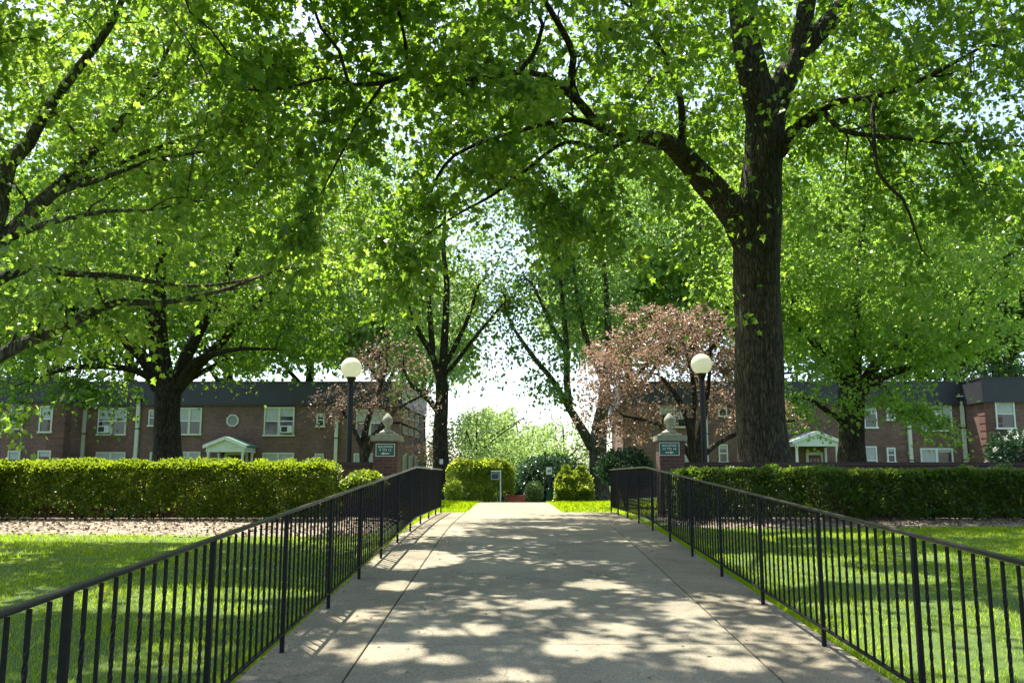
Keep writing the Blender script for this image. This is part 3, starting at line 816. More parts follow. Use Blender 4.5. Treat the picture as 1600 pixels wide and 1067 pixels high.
Gc = [
    [(572, 745, 27, 16), (568, 700, 27, 12), (575, 655, 27, 9), (592, 610, 26.8, 6), (605, 570, 26.6, 4)],
    [(570, 720, 27, 9), (590, 672, 27.2, 7), (620, 640, 27.3, 5), (665, 615, 27.4, 3)],
    [(568, 705, 27, 8), (545, 655, 26.8, 6), (520, 630, 26.6, 4)],
    [(572, 690, 27, 7), (610, 660, 26.6, 5), (650, 670, 26.4, 3)],
]
G_bl = [(-3.9, 27, 5.0, 1.3, 1.2, 1.1), (-5.0, 26.8, 3.8, 1.4, 1.0, .7), (-2.9, 27, 3.9, .9, .8, .9), (-2.9, 26.8, 2.6, .6, .6, .5, 1.4)]
tree('copper_beech_tree', 'thin copper-leaved small tree behind the pier with the left-pointing arrow sign', lines_px(Gc), G_bl, 850, M['leafcopper'], M['barkB'],
     leaf=.085, per=12, spread=.16, step=.25, kill=.34, shape='oval', droop=.2, rleaf=.02, prune=False, sides=12)


# --- trees far behind: four models, copied
def far_model(h, rad, leafm, natt, leaf, trunk_w=.5, low=.42, tall=False):
    x0, y0 = 0., 3000.
    g = float(ground_h(x0, y0))
    ln = [[(x0, y0, g - .3, trunk_w), (x0 + .1, y0, g + h * .3, trunk_w * .7), (x0 - .1, y0, g + h * .6, trunk_w * .4), (x0, y0, g + h * .9, .06)]]
    for k in range(6):
        a = k * 1.05 + .4; z = g + h * (.3 + .07 * k)
        ln.append([(x0, y0, z, trunk_w * .4), (x0 + math.cos(a) * rad * .4, y0 + math.sin(a) * rad * .4, z + h * .14, trunk_w * .25), (x0 + math.cos(a) * rad * .75, y0 + math.sin(a) * rad * .75, z + h * .24, .05)])
    zc = g + h * (low + (1 - low) / 2)
    bl = [(x0, y0, zc, rad * .9, rad * .9, h * (1 - low) / 2)]
    for k in range(9):
        a = random.uniform(0, 6.28); q = random.uniform(.45, .75) * rad
        bl.append((x0 + math.cos(a) * q, y0 + math.sin(a) * q, g + h * random.uniform(low + .1, .9), rad * .38, rad * .38, h * .11, 2))
    t = tree('shade_tree', None, ln, bl, natt, leafm, M['barkB'], leaf=leaf, per=19 if leaf > .25 else 52, spread=.55, step=.8, kill=1.0, shape='quad', prune=False, sides=10, rleaf=.05)
    return t


FAR = [far_model(22, 7.5, M['leafB'], 2600, .40), far_model(21, 7.0, M['leafpale'], 2300, .42), far_model(23, 7.5, M['leafH'], 2600, .40), far_model(8, 5.0, M['leafglare'], 2400, .17, .16, .02)]
used = set()


def far(kind, x, Y, s, rz, label, zs=1.0, drop=0.0):
    src = FAR[kind]
    t = src if kind not in used else copy_tree(src)
    used.add(kind)
    p = px(x, 745, Y)
    t.location = (float(p[0]), float(Y), float(ground_h(p[0], Y)) - drop)
    t.rotation_euler.z = rz; t.scale = (s, s, s * zs)
    t['label'] = label; t['category'] = 'tree'; t['group'] = 'trees rising beyond the buildings'


far(0, 30, 68, 1.15, .3, 'dark green tree behind the left building, above its corner of banded brick')
far(2, 190, 74, 1.2, 1.3, 'tall fresh green tree behind the left building, above the hopper downspout')
far(0, 350, 70, 1.1, 2.2, 'dark green tree behind the left building, above its octagonal window')
far(2, 480, 76, 1.15, 3.1, 'tall fresh green tree behind the left building, above the window with an air conditioner')
far(1, 590, 72, 1.12, .9, 'pale green tree behind the left building, above the globe lamp beside the hedge end')
far(1, 660, 98, 1.0, 4.0, 'distant pale tree seen between the left building and the paper-notice trunk', 1.25)
far(1, 985, 70, 1.1, 5.1, 'pale green tree behind the right building, above the full copper tree')
far(2, 1090, 66, 1.25, .2, 'tall fresh green tree behind the right building, above the second globe lamp')
far(0, 1215, 72, 1.15, 1.7, 'dark green tree behind the right building, hidden in part by the huge oak trunk')
far(2, 1330, 68, 1.1, 2.6, 'tall fresh green tree behind the right building, above the entrance canopy with a door')
far(1, 1450, 72, 1.1, 3.7, 'pale green tree behind the right building, above its double windows')
far(2, 1570, 66, 1.05, 4.4, 'tall fresh green tree behind the right building, above its banded brick corner')
far(0, 1680, 60, 1.1, 5.5, 'dark green tree behind the right building at the outer end of its roof')
far(0, -90, 62, 1.1, .8, 'dark green tree behind the left building at the outer end of its roof')
far(3, 1475, 70, 1.7, .5, 'low rounded pale tree behind the right building, beside the hopper downspout')
far(3, 1600, 66, 1.6, 1.9, 'low rounded pale tree behind the right building, over its outer wing')
far(3, 1250, 68, 1.6, 3.3, 'low rounded pale tree behind the right building, between the oak trunk and the canopy')
far(3, 60, 70, 1.5, 2.6, 'low rounded pale tree behind the left building, over its outer wing')
far(3, 745, 62, .95, 1.0, 'rounded pale tree beyond the walkway, behind the clipped square hedge', 1.12, 1.2)
far(3, 880, 66, 1.0, 2.4, 'rounded pale tree beyond the walkway, behind the dark evergreen shrub', 1.02, 1.4)
far(3, 815, 85, 1.1, 4.2, 'glare-pale rounded tree farthest down the walkway between two nearer pale trees', 1.05, .8)
far(1, 760, 120, .62, 2.0, 'distant pale tree standing highest beyond the walkway, above the square hedge', 1.0, 0)


# ------------------------------------------------------------------ hedges and shrubs
def hedge(name, label, x0, x1, y0, y1, z1, n, leafm, leaf=.05, cat='hedge', group=None, stems=26, rag=.1, round_=.14, low=.1):
    cx, cy = (x0 + x1) / 2, (y0 + y1) / 2
    n = int(n * 1.25)
    z0 = float(ground_h(cx, cy)); o = np.array([cx, cy, z0])
    t = empty(name, o, label, cat, group)
    L, Wd, Hh = x1 - x0, y1 - y0, z1 - z0
    # points thickest near the clipped surface, some inside
    P = np.stack([R.uniform(x0, x1, n), R.uniform(y0, y1, n), R.uniform(z0 + low, z1, n)], 1)
    s = R.random(n)
    dep = np.abs(R.normal(size=n)) * .09
    ft = s < .34; P[ft, 2] = z1 - dep[ft]
    ff = (s >= .34) & (s < .74); P[ff, 1] = y0 + dep[ff]
    fe = (s >= .74) & (s < .80); P[fe, 0] = np.where(R.random(fe.sum()) < .5, x0 + dep[fe], x1 - dep[fe])
    bul = (vnoise(P[:, 0], P[:, 2] * 1.3 + 7, .7, 21) - .5) * rag * 2.4 + (vnoise(P[:, 0], P[:, 2], .22, 22) - .5) * rag * 1.3
    P[:, 1] -= np.where(ff, bul, 0); P[:, 2] += np.where(ft, (vnoise(P[:, 0], P[:, 1] * 1.3, .6, 23) - .5) * rag * 1.9 + (vnoise(P[:, 0], P[:, 1], .2, 24) - .5) * rag * 1.6, 0)
    # rounded upper edges
    q = np.clip((P[:, 2] - (z1 - round_)) / round_, 0, 1)
    P[:, 1] += q * q * round_ * .8 * np.where(P[:, 1] < cy, 1, -1)
    P[:, 0] += q * q * round_ * .8 * np.where(P[:, 0] < x0 + .3, 1, np.where(P[:, 0] > x1 - .3, -1, 0))
    # thin, gappy foot
    gap = vnoise(P[:, 0], P[:, 2] * .8, .45, 31)
    frac = (P[:, 2] - z0) / Hh
    P = P[~((frac < .3) & (gap > .42 + frac * 1.4) & (R.random(len(P)) < .85))]
    hole = vnoise(P[:, 0] * 1.0, P[:, 2] * .8 + 3, .34, 33) * .6 + vnoise(P[:, 0], P[:, 2], .13, 34) * .4
    P = P[~((hole > .60) & (P[:, 2] < z1 - .16) & (P[:, 1] < cy) & (R.random(len(P)) < .8))]
    n = len(P)
    out = np.zeros((n, 3)); out[:, 1] = np.where(P[:, 1] < cy, -.7, .4); out[:, 2] = .5 + (P[:, 2] > z1 - .2) * .7
    D = unit(out + R.normal(size=(n, 3)) * .7)
    Nn = unit(R.normal(size=(n, 3)) * .7 + np.array([0, -.3, .9]))
    S = leaf * R.uniform(.6, 1.4, n)
    foliage('foliage', [(P, D, Nn, S, 'quad')], leafm, t, o)
    sb = MB()
    for k in range(stems):
        x = x0 + .1 + (x1 - x0 - .2) * (k + random.random()) / stems; y = random.uniform(y0 + .15, y1 - .15)
        for j in range(3):
            dx, dy = random.uniform(-.3, .3), random.uniform(-.25, .25)
            r = random.uniform(.007, .014); h = Hh * random.uniform(.7, .9)
            sb.add([(x + a * r - cx, y + c * r - cy, -.03) for a, c in ((1, 0), (0, 1), (-1, 0), (0, -1))] + [(x + dx + a * r * .5 - cx, y + dy + c * r * .5 - cy, h) for a, c in ((1, 0), (0, 1), (-1, 0), (0, -1))],
                   [(0, 1, 5, 4), (1, 2, 6, 5), (2, 3, 7, 6), (3, 0, 4, 7)])
    sb.build('stems', M['stem'], t)
    return t


def shrub(name, label, c, rx, ry, rz, n, leafm, leaf=.06, cat='shrub', shape='quad', flowers=0):
    o = np.array([c[0], c[1], float(ground_h(c[0], c[1]))])
    t = empty(name, o, label, cat)
    d = unit(R.normal(size=(n, 3))); r = R.uniform(.25, 1, n) ** .45
    lump = .8 + .4 * vnoise(d[:, 0] * 2 + d[:, 2] * 1.3 + 9, d[:, 1] * 2 - d[:, 2] + 5, .55, 41)
    P = np.array(c) + d * (r * lump)[:, None] * np.array([rx, ry, rz])
    k = P[:, 2] > o[2] + .03; P, d = P[k], d[k]
    D = unit(d + R.normal(size=P.shape) * .7); Nn = unit(d * .6 + R.normal(size=P.shape) * .6 + np.array([0, 0, .6]))
    foliage('foliage', [(P, D, Nn, leaf * R.uniform(.6, 1.3, len(P)), shape)], leafm, t, o)
    if flowers:
        fd = unit(R.normal(size=(flowers, 3)) + np.array([0, -.5, .5]))
        FP = np.array(c) + fd * np.array([rx, ry, rz]) * .98
        FP = FP[FP[:, 2] > o[2] + .2]; idx = np.repeat(np.arange(len(FP)), 14)
        q = FP[idx] + R.normal(size=(len(idx), 3)) * .045
        foliage('blossoms', [(q, unit(R.normal(size=q.shape)), unit(R.normal(size=q.shape)), np.full(len(q), .07), 'quad')], M['petal'], t, o)
    sb = MB()
    for j in range(7):
        a = random.uniform(0, 6.28); q = random.uniform(.2, .6); rr = .015
        e = (math.cos(a) * rx * q, math.sin(a) * ry * q, (c[2] - o[2]) + rz * .4)
        sb.add([(rr, 0, -.03), (0, rr, -.03), (-rr, 0, -.03), (0, -rr, -.03)] + [(e[0] + u, e[1] + v, e[2]) for u, v in ((.006, 0), (0, .006), (-.006, 0), (0, -.006))],
               [(0, 1, 5, 4), (1, 2, 6, 5), (2, 3, 7, 6), (3, 0, 4, 7)])
    sb.build('stems', M['stem'], t)
    return t


hedge('clipped_hedge', 'long clipped hedge with a bright sunlit top before the left brick wall', -11.0, -3.72, 18.0, 19.5, 1.87, 62000, M['hedge'], .062, stems=40)
hedge('clipped_hedge', 'shaded dark end hedge at the outer left edge, touching the sunlit hedge', -15.5, -10.4, 17.5, 19.4, 1.88, 36000, M['hedge_shade'], .062, stems=22, rag=.1)
hedge('clipped_hedge', 'long shaded hedge before the right brick wall, under the huge oak', 3.35, 15.5, 18.0, 19.5, 1.73, 74000, M['hedge_shade'], .062, stems=64)
hedge('clipped_hedge', 'square yellow-green hedge at the end of the walkway, behind the hanging plaque post', *[(700 - 800) * 36 / F, (803 - 800) * 36 / F], 35.6, 36.7, float(px(750, 722, 36)[2]), 15000, M['yellowhedge'], .09, stems=30, rag=.12, round_=.35)
hedge('clipped_hedge', 'loose yellow-green hedge at the end of the walkway, beside the green dog station', *[(866 - 800) * 35 / F, (924 - 800) * 35 / F], 34.6, 35.7, float(px(890, 737, 35)[2]), 12000, M['yellowhedge'], .09, stems=14, rag=.22, round_=.4)
c = px(570, 752, 18.7); shrub('round_shrub', 'small bright green shrub between the sunlit hedge end and the railing', (c[0], c[1], c[2] - .05), .45, .4, .27, 5000, M['hedge'], .06)
c = px(708, 768, 34); shrub('round_shrub', 'small sunlit shrub at the foot of the tree with a paper notice', (c[0], c[1], c[2]), .35, .4, .5, 1800, M['yellowhedge'], .09)
c = px(862, 752, 41); shrub('rhododendron', 'large dark evergreen shrub behind the green dog station', (c[0], c[1], c[2]), 1.75, 1.4, 1.25, 9000, M['evergreen'], .14)
c = px(976, 728, 26); shrub('rhododendron', 'dark evergreen shrub between the forked trunk and the right-hand brick pier', (c[0], c[1], c[2] - .1), .85, .8, .6, 6500, M['evergreen'], .09)
c = px(1592, 706, 27); shrub('rhododendron', 'white-flowering shrub behind the hedge before the right building corner', (c[0], c[1], c[2] - .2), 1.0, .9, .85, 5500, M['evergreen'], .10, flowers=40)
c = px(835, 768, 37); shrub('round_shrub', 'reddish-green loose shrub left of the green dog station', (c[0], c[1], c[2]), .38, .4, .42, 1800, M['leafpale'], .09)
c = px(805, 762, 40); shrub('round_shrub', 'dark low shrub right behind the low red wall', (c[0], c[1], c[2] - .3), .8, .6, .55, 3500, M['evergreen'], .1)


# ------------------------------------------------------------------ ground and walkway
def grid(xs, ys, zf):
    X, Y = np.meshgrid(xs, ys)
    V = np.stack([X.ravel(), Y.ravel(), zf(X, Y).ravel()], 1)
    i = np.arange(len(xs) * len(ys)).reshape(len(ys), len(xs))
    return V, [np.stack([i[:-1, :-1], i[:-1, 1:], i[1:, 1:], i[1:, :-1]], -1).reshape(-1, 4)]


xs = np.concatenate([[-900, -300, -120, -60], np.arange(-40, 40.1, 1.0), [60, 120, 300, 900]])
ys = np.concatenate([[-300, -100, -40, -15], np.arange(-8, 60, .8), [70, 80, 95, 120, 200, 400, 900]])


def zf(X, Y):
    z = ground_h(X, Y)
    return z - .08 * ((X > -2) & (X < 2.6) & (Y > -9) & (Y < 21.3)) - .06 * ((X > -1.5) & (X < 1.6) & (Y >= 21.3) & (Y < 31))


xs = np.unique(np.concatenate([xs, [-1.76, 2.44, -1.2, 1.3]])); ys = np.unique(np.concatenate([ys, [21.2]]))
V, P = grid(xs, ys, zf)
tag(link('lawn', np_mesh('lawn', V, P, M['lawn'], True)), kind='structure')

XL, XR, JL, JR = -1.80, 2.47, -1.10, 1.76


def slab(x0, x1, y0, y1, th=.07, n=None, m=None, z=0):
    n = n or max(2, int((y1 - y0) / .5))
    yy = np.linspace(y0, y1, n)
    s = MB()
    prof = [(x0, z - th), (x1, z - th), (x1, z - .006), (x1 - .006, z), (x0 + .006, z), (x0, z - .006)]
    return s, [(0, float(y), float(ramp_h(y))) for y in yy], prof


def slabs(name, cells, m):
    b_ = MB()
    for x0, x1, y0, y1 in cells:
        _, path, prof = slab(x0, x1, y0, y1)
        b_.sweep(path, prof)
    return tag(b_.build(name, m), kind='structure')


cuts = [-8, -5, 1.0, 6.97, 13.0, 18.9, 21.25]
g = .006
slabs('walkway', [(JL + g, JR - g, a + g, c - g) for a, c in zip(cuts[:-1], cuts[1:])], M['concrete'])
scuts = [-8, -5, -2, 1.0, 4.0, 6.97, 10.0, 13.0, 16, 18.9, 21.25]
slabs('walkway_border', [(XL, JL - g, a + g, c - g) for a, c in zip(scuts[:-1], scuts[1:])] + [(JR + g, XR, a + g, c - g) for a, c in zip(scuts[:-1], scuts[1:])], M['strip'])
jb = MB(); yy = np.linspace(-7.9, 21.15, 60)
jb.sweep([(0, float(y), float(ramp_h(y)) - .022) for y in yy], [(XL + .02, -.04), (XR - .02, -.04), (XR - .02, 0), (XL + .02, 0)])
tag(jb.build('walkway_bed', M['joint']), kind='structure')
fb = MB()
for a, c in zip(np.arange(21.262, 30, 1.5), np.arange(22.75, 31.6, 1.5)):
    fb.sweep([(0, float(a), .745), (0, float(c), .745)], [(-1.13, -.07), (1.24, -.07), (1.24, 0), (-1.13, 0)])
tag(fb.build('far_path', M['concrete']), kind='structure')


def bed(name, x0, x1, y0, y1, rise):
    xs_ = np.linspace(x0, x1, 90); ys_ = np.linspace(y0, y1, 26)

    def z(X, Y):
        e = np.minimum(np.minimum((Y - y0 - .16 * vnoise(X, Y * 0, .5, 51) * (1)) / .4, 1), np.minimum((X - x0) / .3, (x1 - X) / .3))
        return ground_h(X, Y) - .03 + (rise + .03) * np.clip(e, 0, 1) + .018 * (vnoise(X, Y, .09, 52) - .5)
    V, P = grid(xs_, ys_, z)
    tag(link(name, np_mesh(name, V, P, M['mulch'], True)), kind='structure')
    n = 5500
    X = R.uniform(x0 + .1, x1 - .1, n); Y = R.uniform(y0 + .05, y1 - 1.5, n)
    Pp = np.stack([X, Y, z(X, Y) + .012], 1)
    D = unit(R.normal(size=(n, 3)) * np.array([1, 1, .25])); Nn = unit(R.normal(size=(n, 3)) * .5 + np.array([0, 0, 1]))
    V, P = leaves_mesh(Pp, D, Nn, R.uniform(.03, .09, n), 'quad')
    tag(link('mulch_chips', np_mesh('mulch_chips', V, P, M['chip'])), kind='stuff', label='brown bark chips scattered on the mulch bed')


bed('mulch_bed', -16, -2.3, 14.5, 20, .03)
bed('mulch_bed', 3.0, 16, 16.1, 20, .03)


def grass(n, x0, x1, y0, y1, hgt, wid, power=1.0, hole=None):
    Y = y0 + (y1 - y0) * R.random(n) ** power
    X = R.uniform(x0, x1, n)
    if hole is not None:
        k = ~hole(X, Y); X, Y = X[k], Y[k]
    thin = R.random(n if hole is None else len(X)) < .35 + 1.1 * vnoise(X, Y, .8, 62)
    X, Y = X[thin], Y[thin]
    vis = np.abs(X) < .66 * np.maximum(Y, 1) + 1.5
    X, Y = X[vis], Y[vis]; n = len(X)
    z = ground_h(X, Y) - .01
    h = hgt * R.uniform(.5, 1.3, n) * (.7 + .6 * vnoise(X, Y, .6, 61)); a = R.uniform(0, 6.283, n)
    w = wid * (.6 + .07 * Y)
    le = R.uniform(.1, .9, n) * h; b_ = R.uniform(0, 6.283, n)
    V = np.empty((n, 3, 3))
    V[:, 0] = np.stack([X - np.cos(a) * w, Y - np.sin(a) * w, z], 1)
    V[:, 1] = np.stack([X + np.cos(a) * w, Y + np.sin(a) * w, z], 1)
    V[:, 2] = np.stack([X + np.cos(b_) * le, Y + np.sin(b_) * le, z + h], 1)
    return V.reshape(-1, 3)


GV = [grass(210000, -14, XL - .02, 2.2, 14.9, .05, .0035, 1.15), grass(210000, XR + .02, 14, 2.2, 16.4, .05, .0035, 1.15),
      grass(26000, -5, -1.15, 21.0, 34, .06, .005), grass(26000, 1.26, 6, 21.0, 34, .06, .005),
      grass(7000, XL - .16, XL + .03, 2.2, 20, .085, .004), grass(7000, XR - .03, XR + .16, 2.2, 20, .085, .004)]
GV = np.concatenate(GV)
tag(link('grass', np_mesh('grass', GV, [np.arange(len(GV)).reshape(-1, 3)], M['grass'])), label='short green lawn grass on both sides of the walkway', kind='stuff')
n = 900
Yl = 2.5 + 18 * R.random(n) ** 1.2; Xl = R.uniform(XL, XR, n)
edge = R.random(n) < .6; Xl[edge] = np.where(R.random(edge.sum()) < .5, XL + .12 * R.random(edge.sum()), XR - .12 * R.random(edge.sum()))
Pl = np.stack([Xl, Yl, ramp_h(Yl) + .004], 1)
V, P = leaves_mesh(Pl, unit(R.normal(size=(n, 3)) * np.array([1, 1, .1])), unit(R.normal(size=(n, 3)) * .3 + np.array([0, 0, 1])), R.uniform(.012, .04, n), 'quad')
tag(link('leaf_litter', np_mesh('leaf_litter', V, P, M['chip'])), label='small dry leaf bits strewn on the walkway', kind='stuff')


# ------------------------------------------------------------------ railings
def rail_z(y): return float(np.minimum(.049 * np.asarray(y), .049 * 15.7))


def bar_mesh(name, w, h, twist=0):
    b_ = MB(); n = 34 if twist else 2; vs, fs = [], []
    for k in range(n):
        t = k / (n - 1)
        a = math.pi / 4 + twist * min(1, max(0, (t - .16) / .68))
        r = w * .707
        vs += [(r * math.cos(a + q * math.pi / 2), r * math.sin(a + q * math.pi / 2), h * t) for q in range(4)]
    for k in range(n - 1): fs += [(4 * k + q, 4 * k + (q + 1) % 4, 4 * k + 4 + (q + 1) % 4, 4 * k + 4 + q) for q in range(4)]
    fs += [(3, 2, 1, 0), tuple(4 * (n - 1) + q for q in range(4))]
    return b_.add(vs, fs)


RH, BR = 1.0, .135
MESH_STR = bar_mesh('baluster', .0138, RH - BR - .012).mesh('baluster', M['iron'])
MESH_TWI = bar_mesh('baluster', .0148, RH - BR - .012, math.pi * 4.5).mesh('baluster', M['iron'])
MESH_POST = bar_mesh('post', .029, RH + .02).mesh('post', M['iron'])


def railing(x, first, sp, label, ymin):
    o = empty('railing', (x, 0, 0), label, 'railing', 'iron railings along the walkway')
    end = 21.2
    ys_ = [-.2] + list(np.arange(.2, 15.2, .5)) + [15.5, 15.65, 15.8, 16] + list(np.arange(16.5, end, .5)) + [end + .1]
    hp = [(-.019, .006), (-.011, -.006), (.011, -.006), (.019, .006), (.017, .014), (.009, .019), (-.009, .019), (-.017, .014)]
    MB().sweep([(0, y, rail_z(y) + RH) for y in ys_], hp).build('handrail', M['iron_rail'], o)
    MB().sweep([(0, y, rail_z(y) + BR) for y in ys_[:-1] + [end]], [(-.017, -.006), (.017, -.006), (.017, .006), (-.017, .006)]).build('bottom_rail', M['iron'], o)
    ks = [first + sp * k for k in range(-3, 13)]; ks = [y for y in ks if 0 <= y < end - .4] + [end]
    for y in ks: link('post', MESH_POST, o, (0, y, rail_z(y) - .02))
    for y in ks:
        pass
    bal = []
    for a, c in zip([ks[0] - sp] + ks[:-1], ks):
        n_ = 12 if c != end else max(2, int(round((c - a) / (sp / 12))))
        bal += [a + (c - a) * k / n_ for k in range(1, n_)]
    bal = [y for y in bal if y > 0]
    seen = [y for y in bal if y > ymin][:100]
    rest = MB()
    for i, y in enumerate(bal):
        if y in seen: link('baluster', MESH_TWI if i % 2 else MESH_STR, o, (0, y, rail_z(y) + BR))
        else:
            z = rail_z(y) + BR; w = .007
            rest.box(-w, w, y - w, y + w, z, z + RH - BR - .012)
    tag(rest.build('baluster', M['iron'], o), kind='stuff')
    return o


railing(-1.69, 5.08, 1.63, 'black iron railing with twisted balusters on the side of the sunlit mulch bed', 2.7)
railing(2.36, 5.28, 1.62, 'black iron railing with twisted balusters on the side below the huge oak', 3.9)


# ------------------------------------------------------------------ walls, piers, lamps, signs
def brick_pier(cx, label):
    z0 = float(ground_h(cx, 20)); o = empty('brick_pier', (cx, 20, z0), label, 'pier', 'brick gate piers')
    zt = float(px(600, 690, 20)[2]) - z0; w = .275
    MB().box(-w, w, -w, w, -.1, zt).build('shaft', M['brick_wall'], o, bevel=.006)
    c = MB().box(-.335, .335, -.335, .335, zt + .002, zt + .13)
    c.box(-.24, .24, -.24, .24, zt + .132, zt + .18)
    c.build('cap', M['stone'], o, bevel=.012)
    zb = zt + .182
    prof = [(.20, 0), (.21, .02), (.19, .045), (.135, .07), (.085, .10), (.066, .14), (.064, .17), (.085, .20), (.125, .24), (.14, .28), (.138, .32), (.115, .37), (.075, .42), (.03, .465), (.004, .485)]
    MB().lathe([(r * .88, zb + z * .97) for r, z in prof], 28).build('finial', M['stone'], o, smooth=True)
    return o, zt + z0


brick_pier(-2.83, 'brick gate pier with pointed stone finial bearing the left-arrow sign')
_, zp = brick_pier(3.58, 'brick gate pier with pointed stone finial bearing the right-arrow sign')


def wall(x0, x1, label):
    cx = (x0 + x1) / 2; z0 = float(ground_h(cx, 20)); o = empty('brick_wall', (cx, 20, z0), label, 'wall', 'brick garden walls')
    zt = float(px(700, 722, 20)[2]) - z0
    MB().box(x0 - cx, x1 - cx, -.15, .15, -.1, zt - .09).build('wall_body', M['brick_wall'], o)
    MB().box(x0 - cx, x1 - cx, -.19, .19, zt - .088, zt).build('coping', M['coping'], o, bevel=.008)


wall(-16.5, -3.107, 'low brick garden wall running behind the sunlit hedge')
wall(3.857, 16.5, 'low brick garden wall running behind the shaded hedge')


def text_mesh(body, size, m, parent, loc, name='lettering', sx=1.0):
    cu = bpy.data.curves.new(name, 'FONT'); cu.body = body; cu.size = size; cu.align_x = 'CENTER'; cu.align_y = 'CENTER'
    cu.extrude = .002; cu.offset = .0012; cu.space_character = 1.08
    ob = bpy.data.objects.new('tmp', cu); C.objects.link(ob)
    me = bpy.data.meshes.new_from_object(ob.evaluated_get(bpy.context.evaluated_depsgraph_get()))
    bpy.data.objects.remove(ob); me.name = name; me.materials.clear(); me.materials.append(m)
    o = link(name, me, parent, loc); o.rotation_euler = (math.pi / 2, 0, 0); o.scale = (sx, 1, 1)
    return o


def direction_sign(cx, x0, x1, y0, y1, l1, l2, left, label):
    y = 20 - .275
    a, c = px(x0, y1, y), px(x1, y0, y); w, h = c[0] - a[0], c[2] - a[2]
    o = empty('direction_sign', ((a[0] + c[0]) / 2, y, a[2]), label, 'sign', 'green building signs')
    MB().box(-w / 2, w / 2, -.02, -.001, 0, h).build('panel', M['signgreen'], o)
    t = .014; f = MB()
    f.box(-w / 2, w / 2, -.026, -.0205, 0, t); f.box(-w / 2, w / 2, -.026, -.0205, h - t, h)
    f.box(-w / 2, -w / 2 + t, -.026, -.0205, t, h - t); f.box(w / 2 - t, w / 2, -.026, -.0205, t, h - t)
    f.build('border', M['signwhite'], o)
    text_mesh(l1, .066, M['signwhite'], o, (0, -.0235, h * .76), sx=.93)
    text_mesh(l2, .072, M['signwhite'], o, (0, -.0235, h * .50))
    s = -1 if left else 1; zc = h * .23
    MB().xz([(-.09 * s, zc - .011), (.03 * s, zc - .011), (.03 * s, zc - .030), (.10 * s, zc), (.03 * s, zc + .030), (.03 * s, zc + .011), (-.09 * s, zc + .011)], -.0255, -.0205).build('arrow', M['signwhite'], o)


direction_sign(-2.83, 587, 617.5, 693, 713, 'BUILDINGS', '9 TO 12', True, 'green sign reading BUILDINGS 9 TO 12 with an arrow pointing left')
direction_sign(3.58, 1030, 1061, 691, 711.5, 'BUILDINGS', '13 TO 18', False, 'green sign reading BUILDINGS 13 TO 18 with an arrow pointing right')


def lamp(x, yc, label, Y=20.6):
    c = px(x, yc, Y); z0 = float(ground_h(c[0], Y)); h = c[2] - z0
    o = empty('globe_lamp', (c[0], Y, z0), label, 'lamp post', 'globe lamps by the piers')
    r = .247
    MB().lathe([(.10, -.05), (.10, .25), (.075, .3), (.068, .34), (.0675, .40), (.0665, h - r - .2), (.066, h - r - .12)], 20).build('pole', M['pole'], o, smooth=True)
    MB().lathe([(.062, h - r - .118), (.075, h - r - .09), (.088, h - r - .05), (.105, h - r - .01), (.115, h - r + .035)], 20).build('collar', M['pole'], o, smooth=True)
    prof = [(r * math.sin(t), h - r * math.cos(t)) for t in np.linspace(.50, math.pi - .001, 22)]
    MB().lathe(prof, 32).build('globe', M['globe'], o, smooth=True)


lamp(549, 575, 'white globe lamp on a black pole by the sunlit hedge end and copper twigs')
lamp(1096, 569, 'white globe lamp on a black pole close to the huge oak trunk')

# paper notice on the forked tree
c = px(689.5, 721, 39.6)
o = empty('paper_notice', (c[0], 39.62, c[2]), 'small white paper notice fixed to a tree trunk beyond the railing', 'notice')
nb = MB()
for k in range(6):
    a0, a1 = -.5 + k / 6, -.5 + (k + 1) / 6
    nb.add([(a0 * .16, -.02 + .02 * (2 * a0) ** 2, -.11), (a1 * .16, -.02 + .02 * (2 * a1) ** 2, -.11), (a1 * .16, -.02 + .02 * (2 * a1) ** 2, .11), (a0 * .16, -.02 + .02 * (2 * a0) ** 2, .11)], [(0, 1, 2, 3)])
nb.build('sheet', M['paper'], o)
MB().box(-.008, .008, -.035, -.021, .085, .1).build('pin', M['dark'], o)

# post with a hanging plaque
Y = 33.2; b0 = px(782, 782, Y); t0 = px(782, 734, Y); z0 = float(ground_h(b0[0], Y))
o = empty('plaque_post', (b0[0], Y, z0), 'white post with a dark plaque hanging from its arm before the square hedge', 'sign')
H1 = t0[2] - z0
MB().box(-.022, .022, -.022, .022, -.1, H1).build('post', M['white'], o)
MB().box(-.36, -.023, -.018, .018, H1 - .07, H1 - .02).build('arm', M['white'], o)
pl = MB().box(-.34, -.07, -.012, .012, H1 - .34, H1 - .14); pl.build('plaque', M['navy'], o)
pf = MB()
for q in ((-.355, -.055, H1 - .355, H1 - .341), (-.355, -.055, H1 - .139, H1 - .125)): pf.box(q[0], q[1], -.014, .014, q[2], q[3])
for q in ((-.355, -.341), (-.069, -.055)): pf.box(q[0], q[1], -.014, .014, H1 - .341, H1 - .139)
pf.build('plaque_frame', M['white'], o)
hk = MB()
for q in (-.3, -.11): hk.box(q - .005, q + .005, -.004, .004, H1 - .125, H1 - .07)
hk.build('hooks', M['dark'], o)

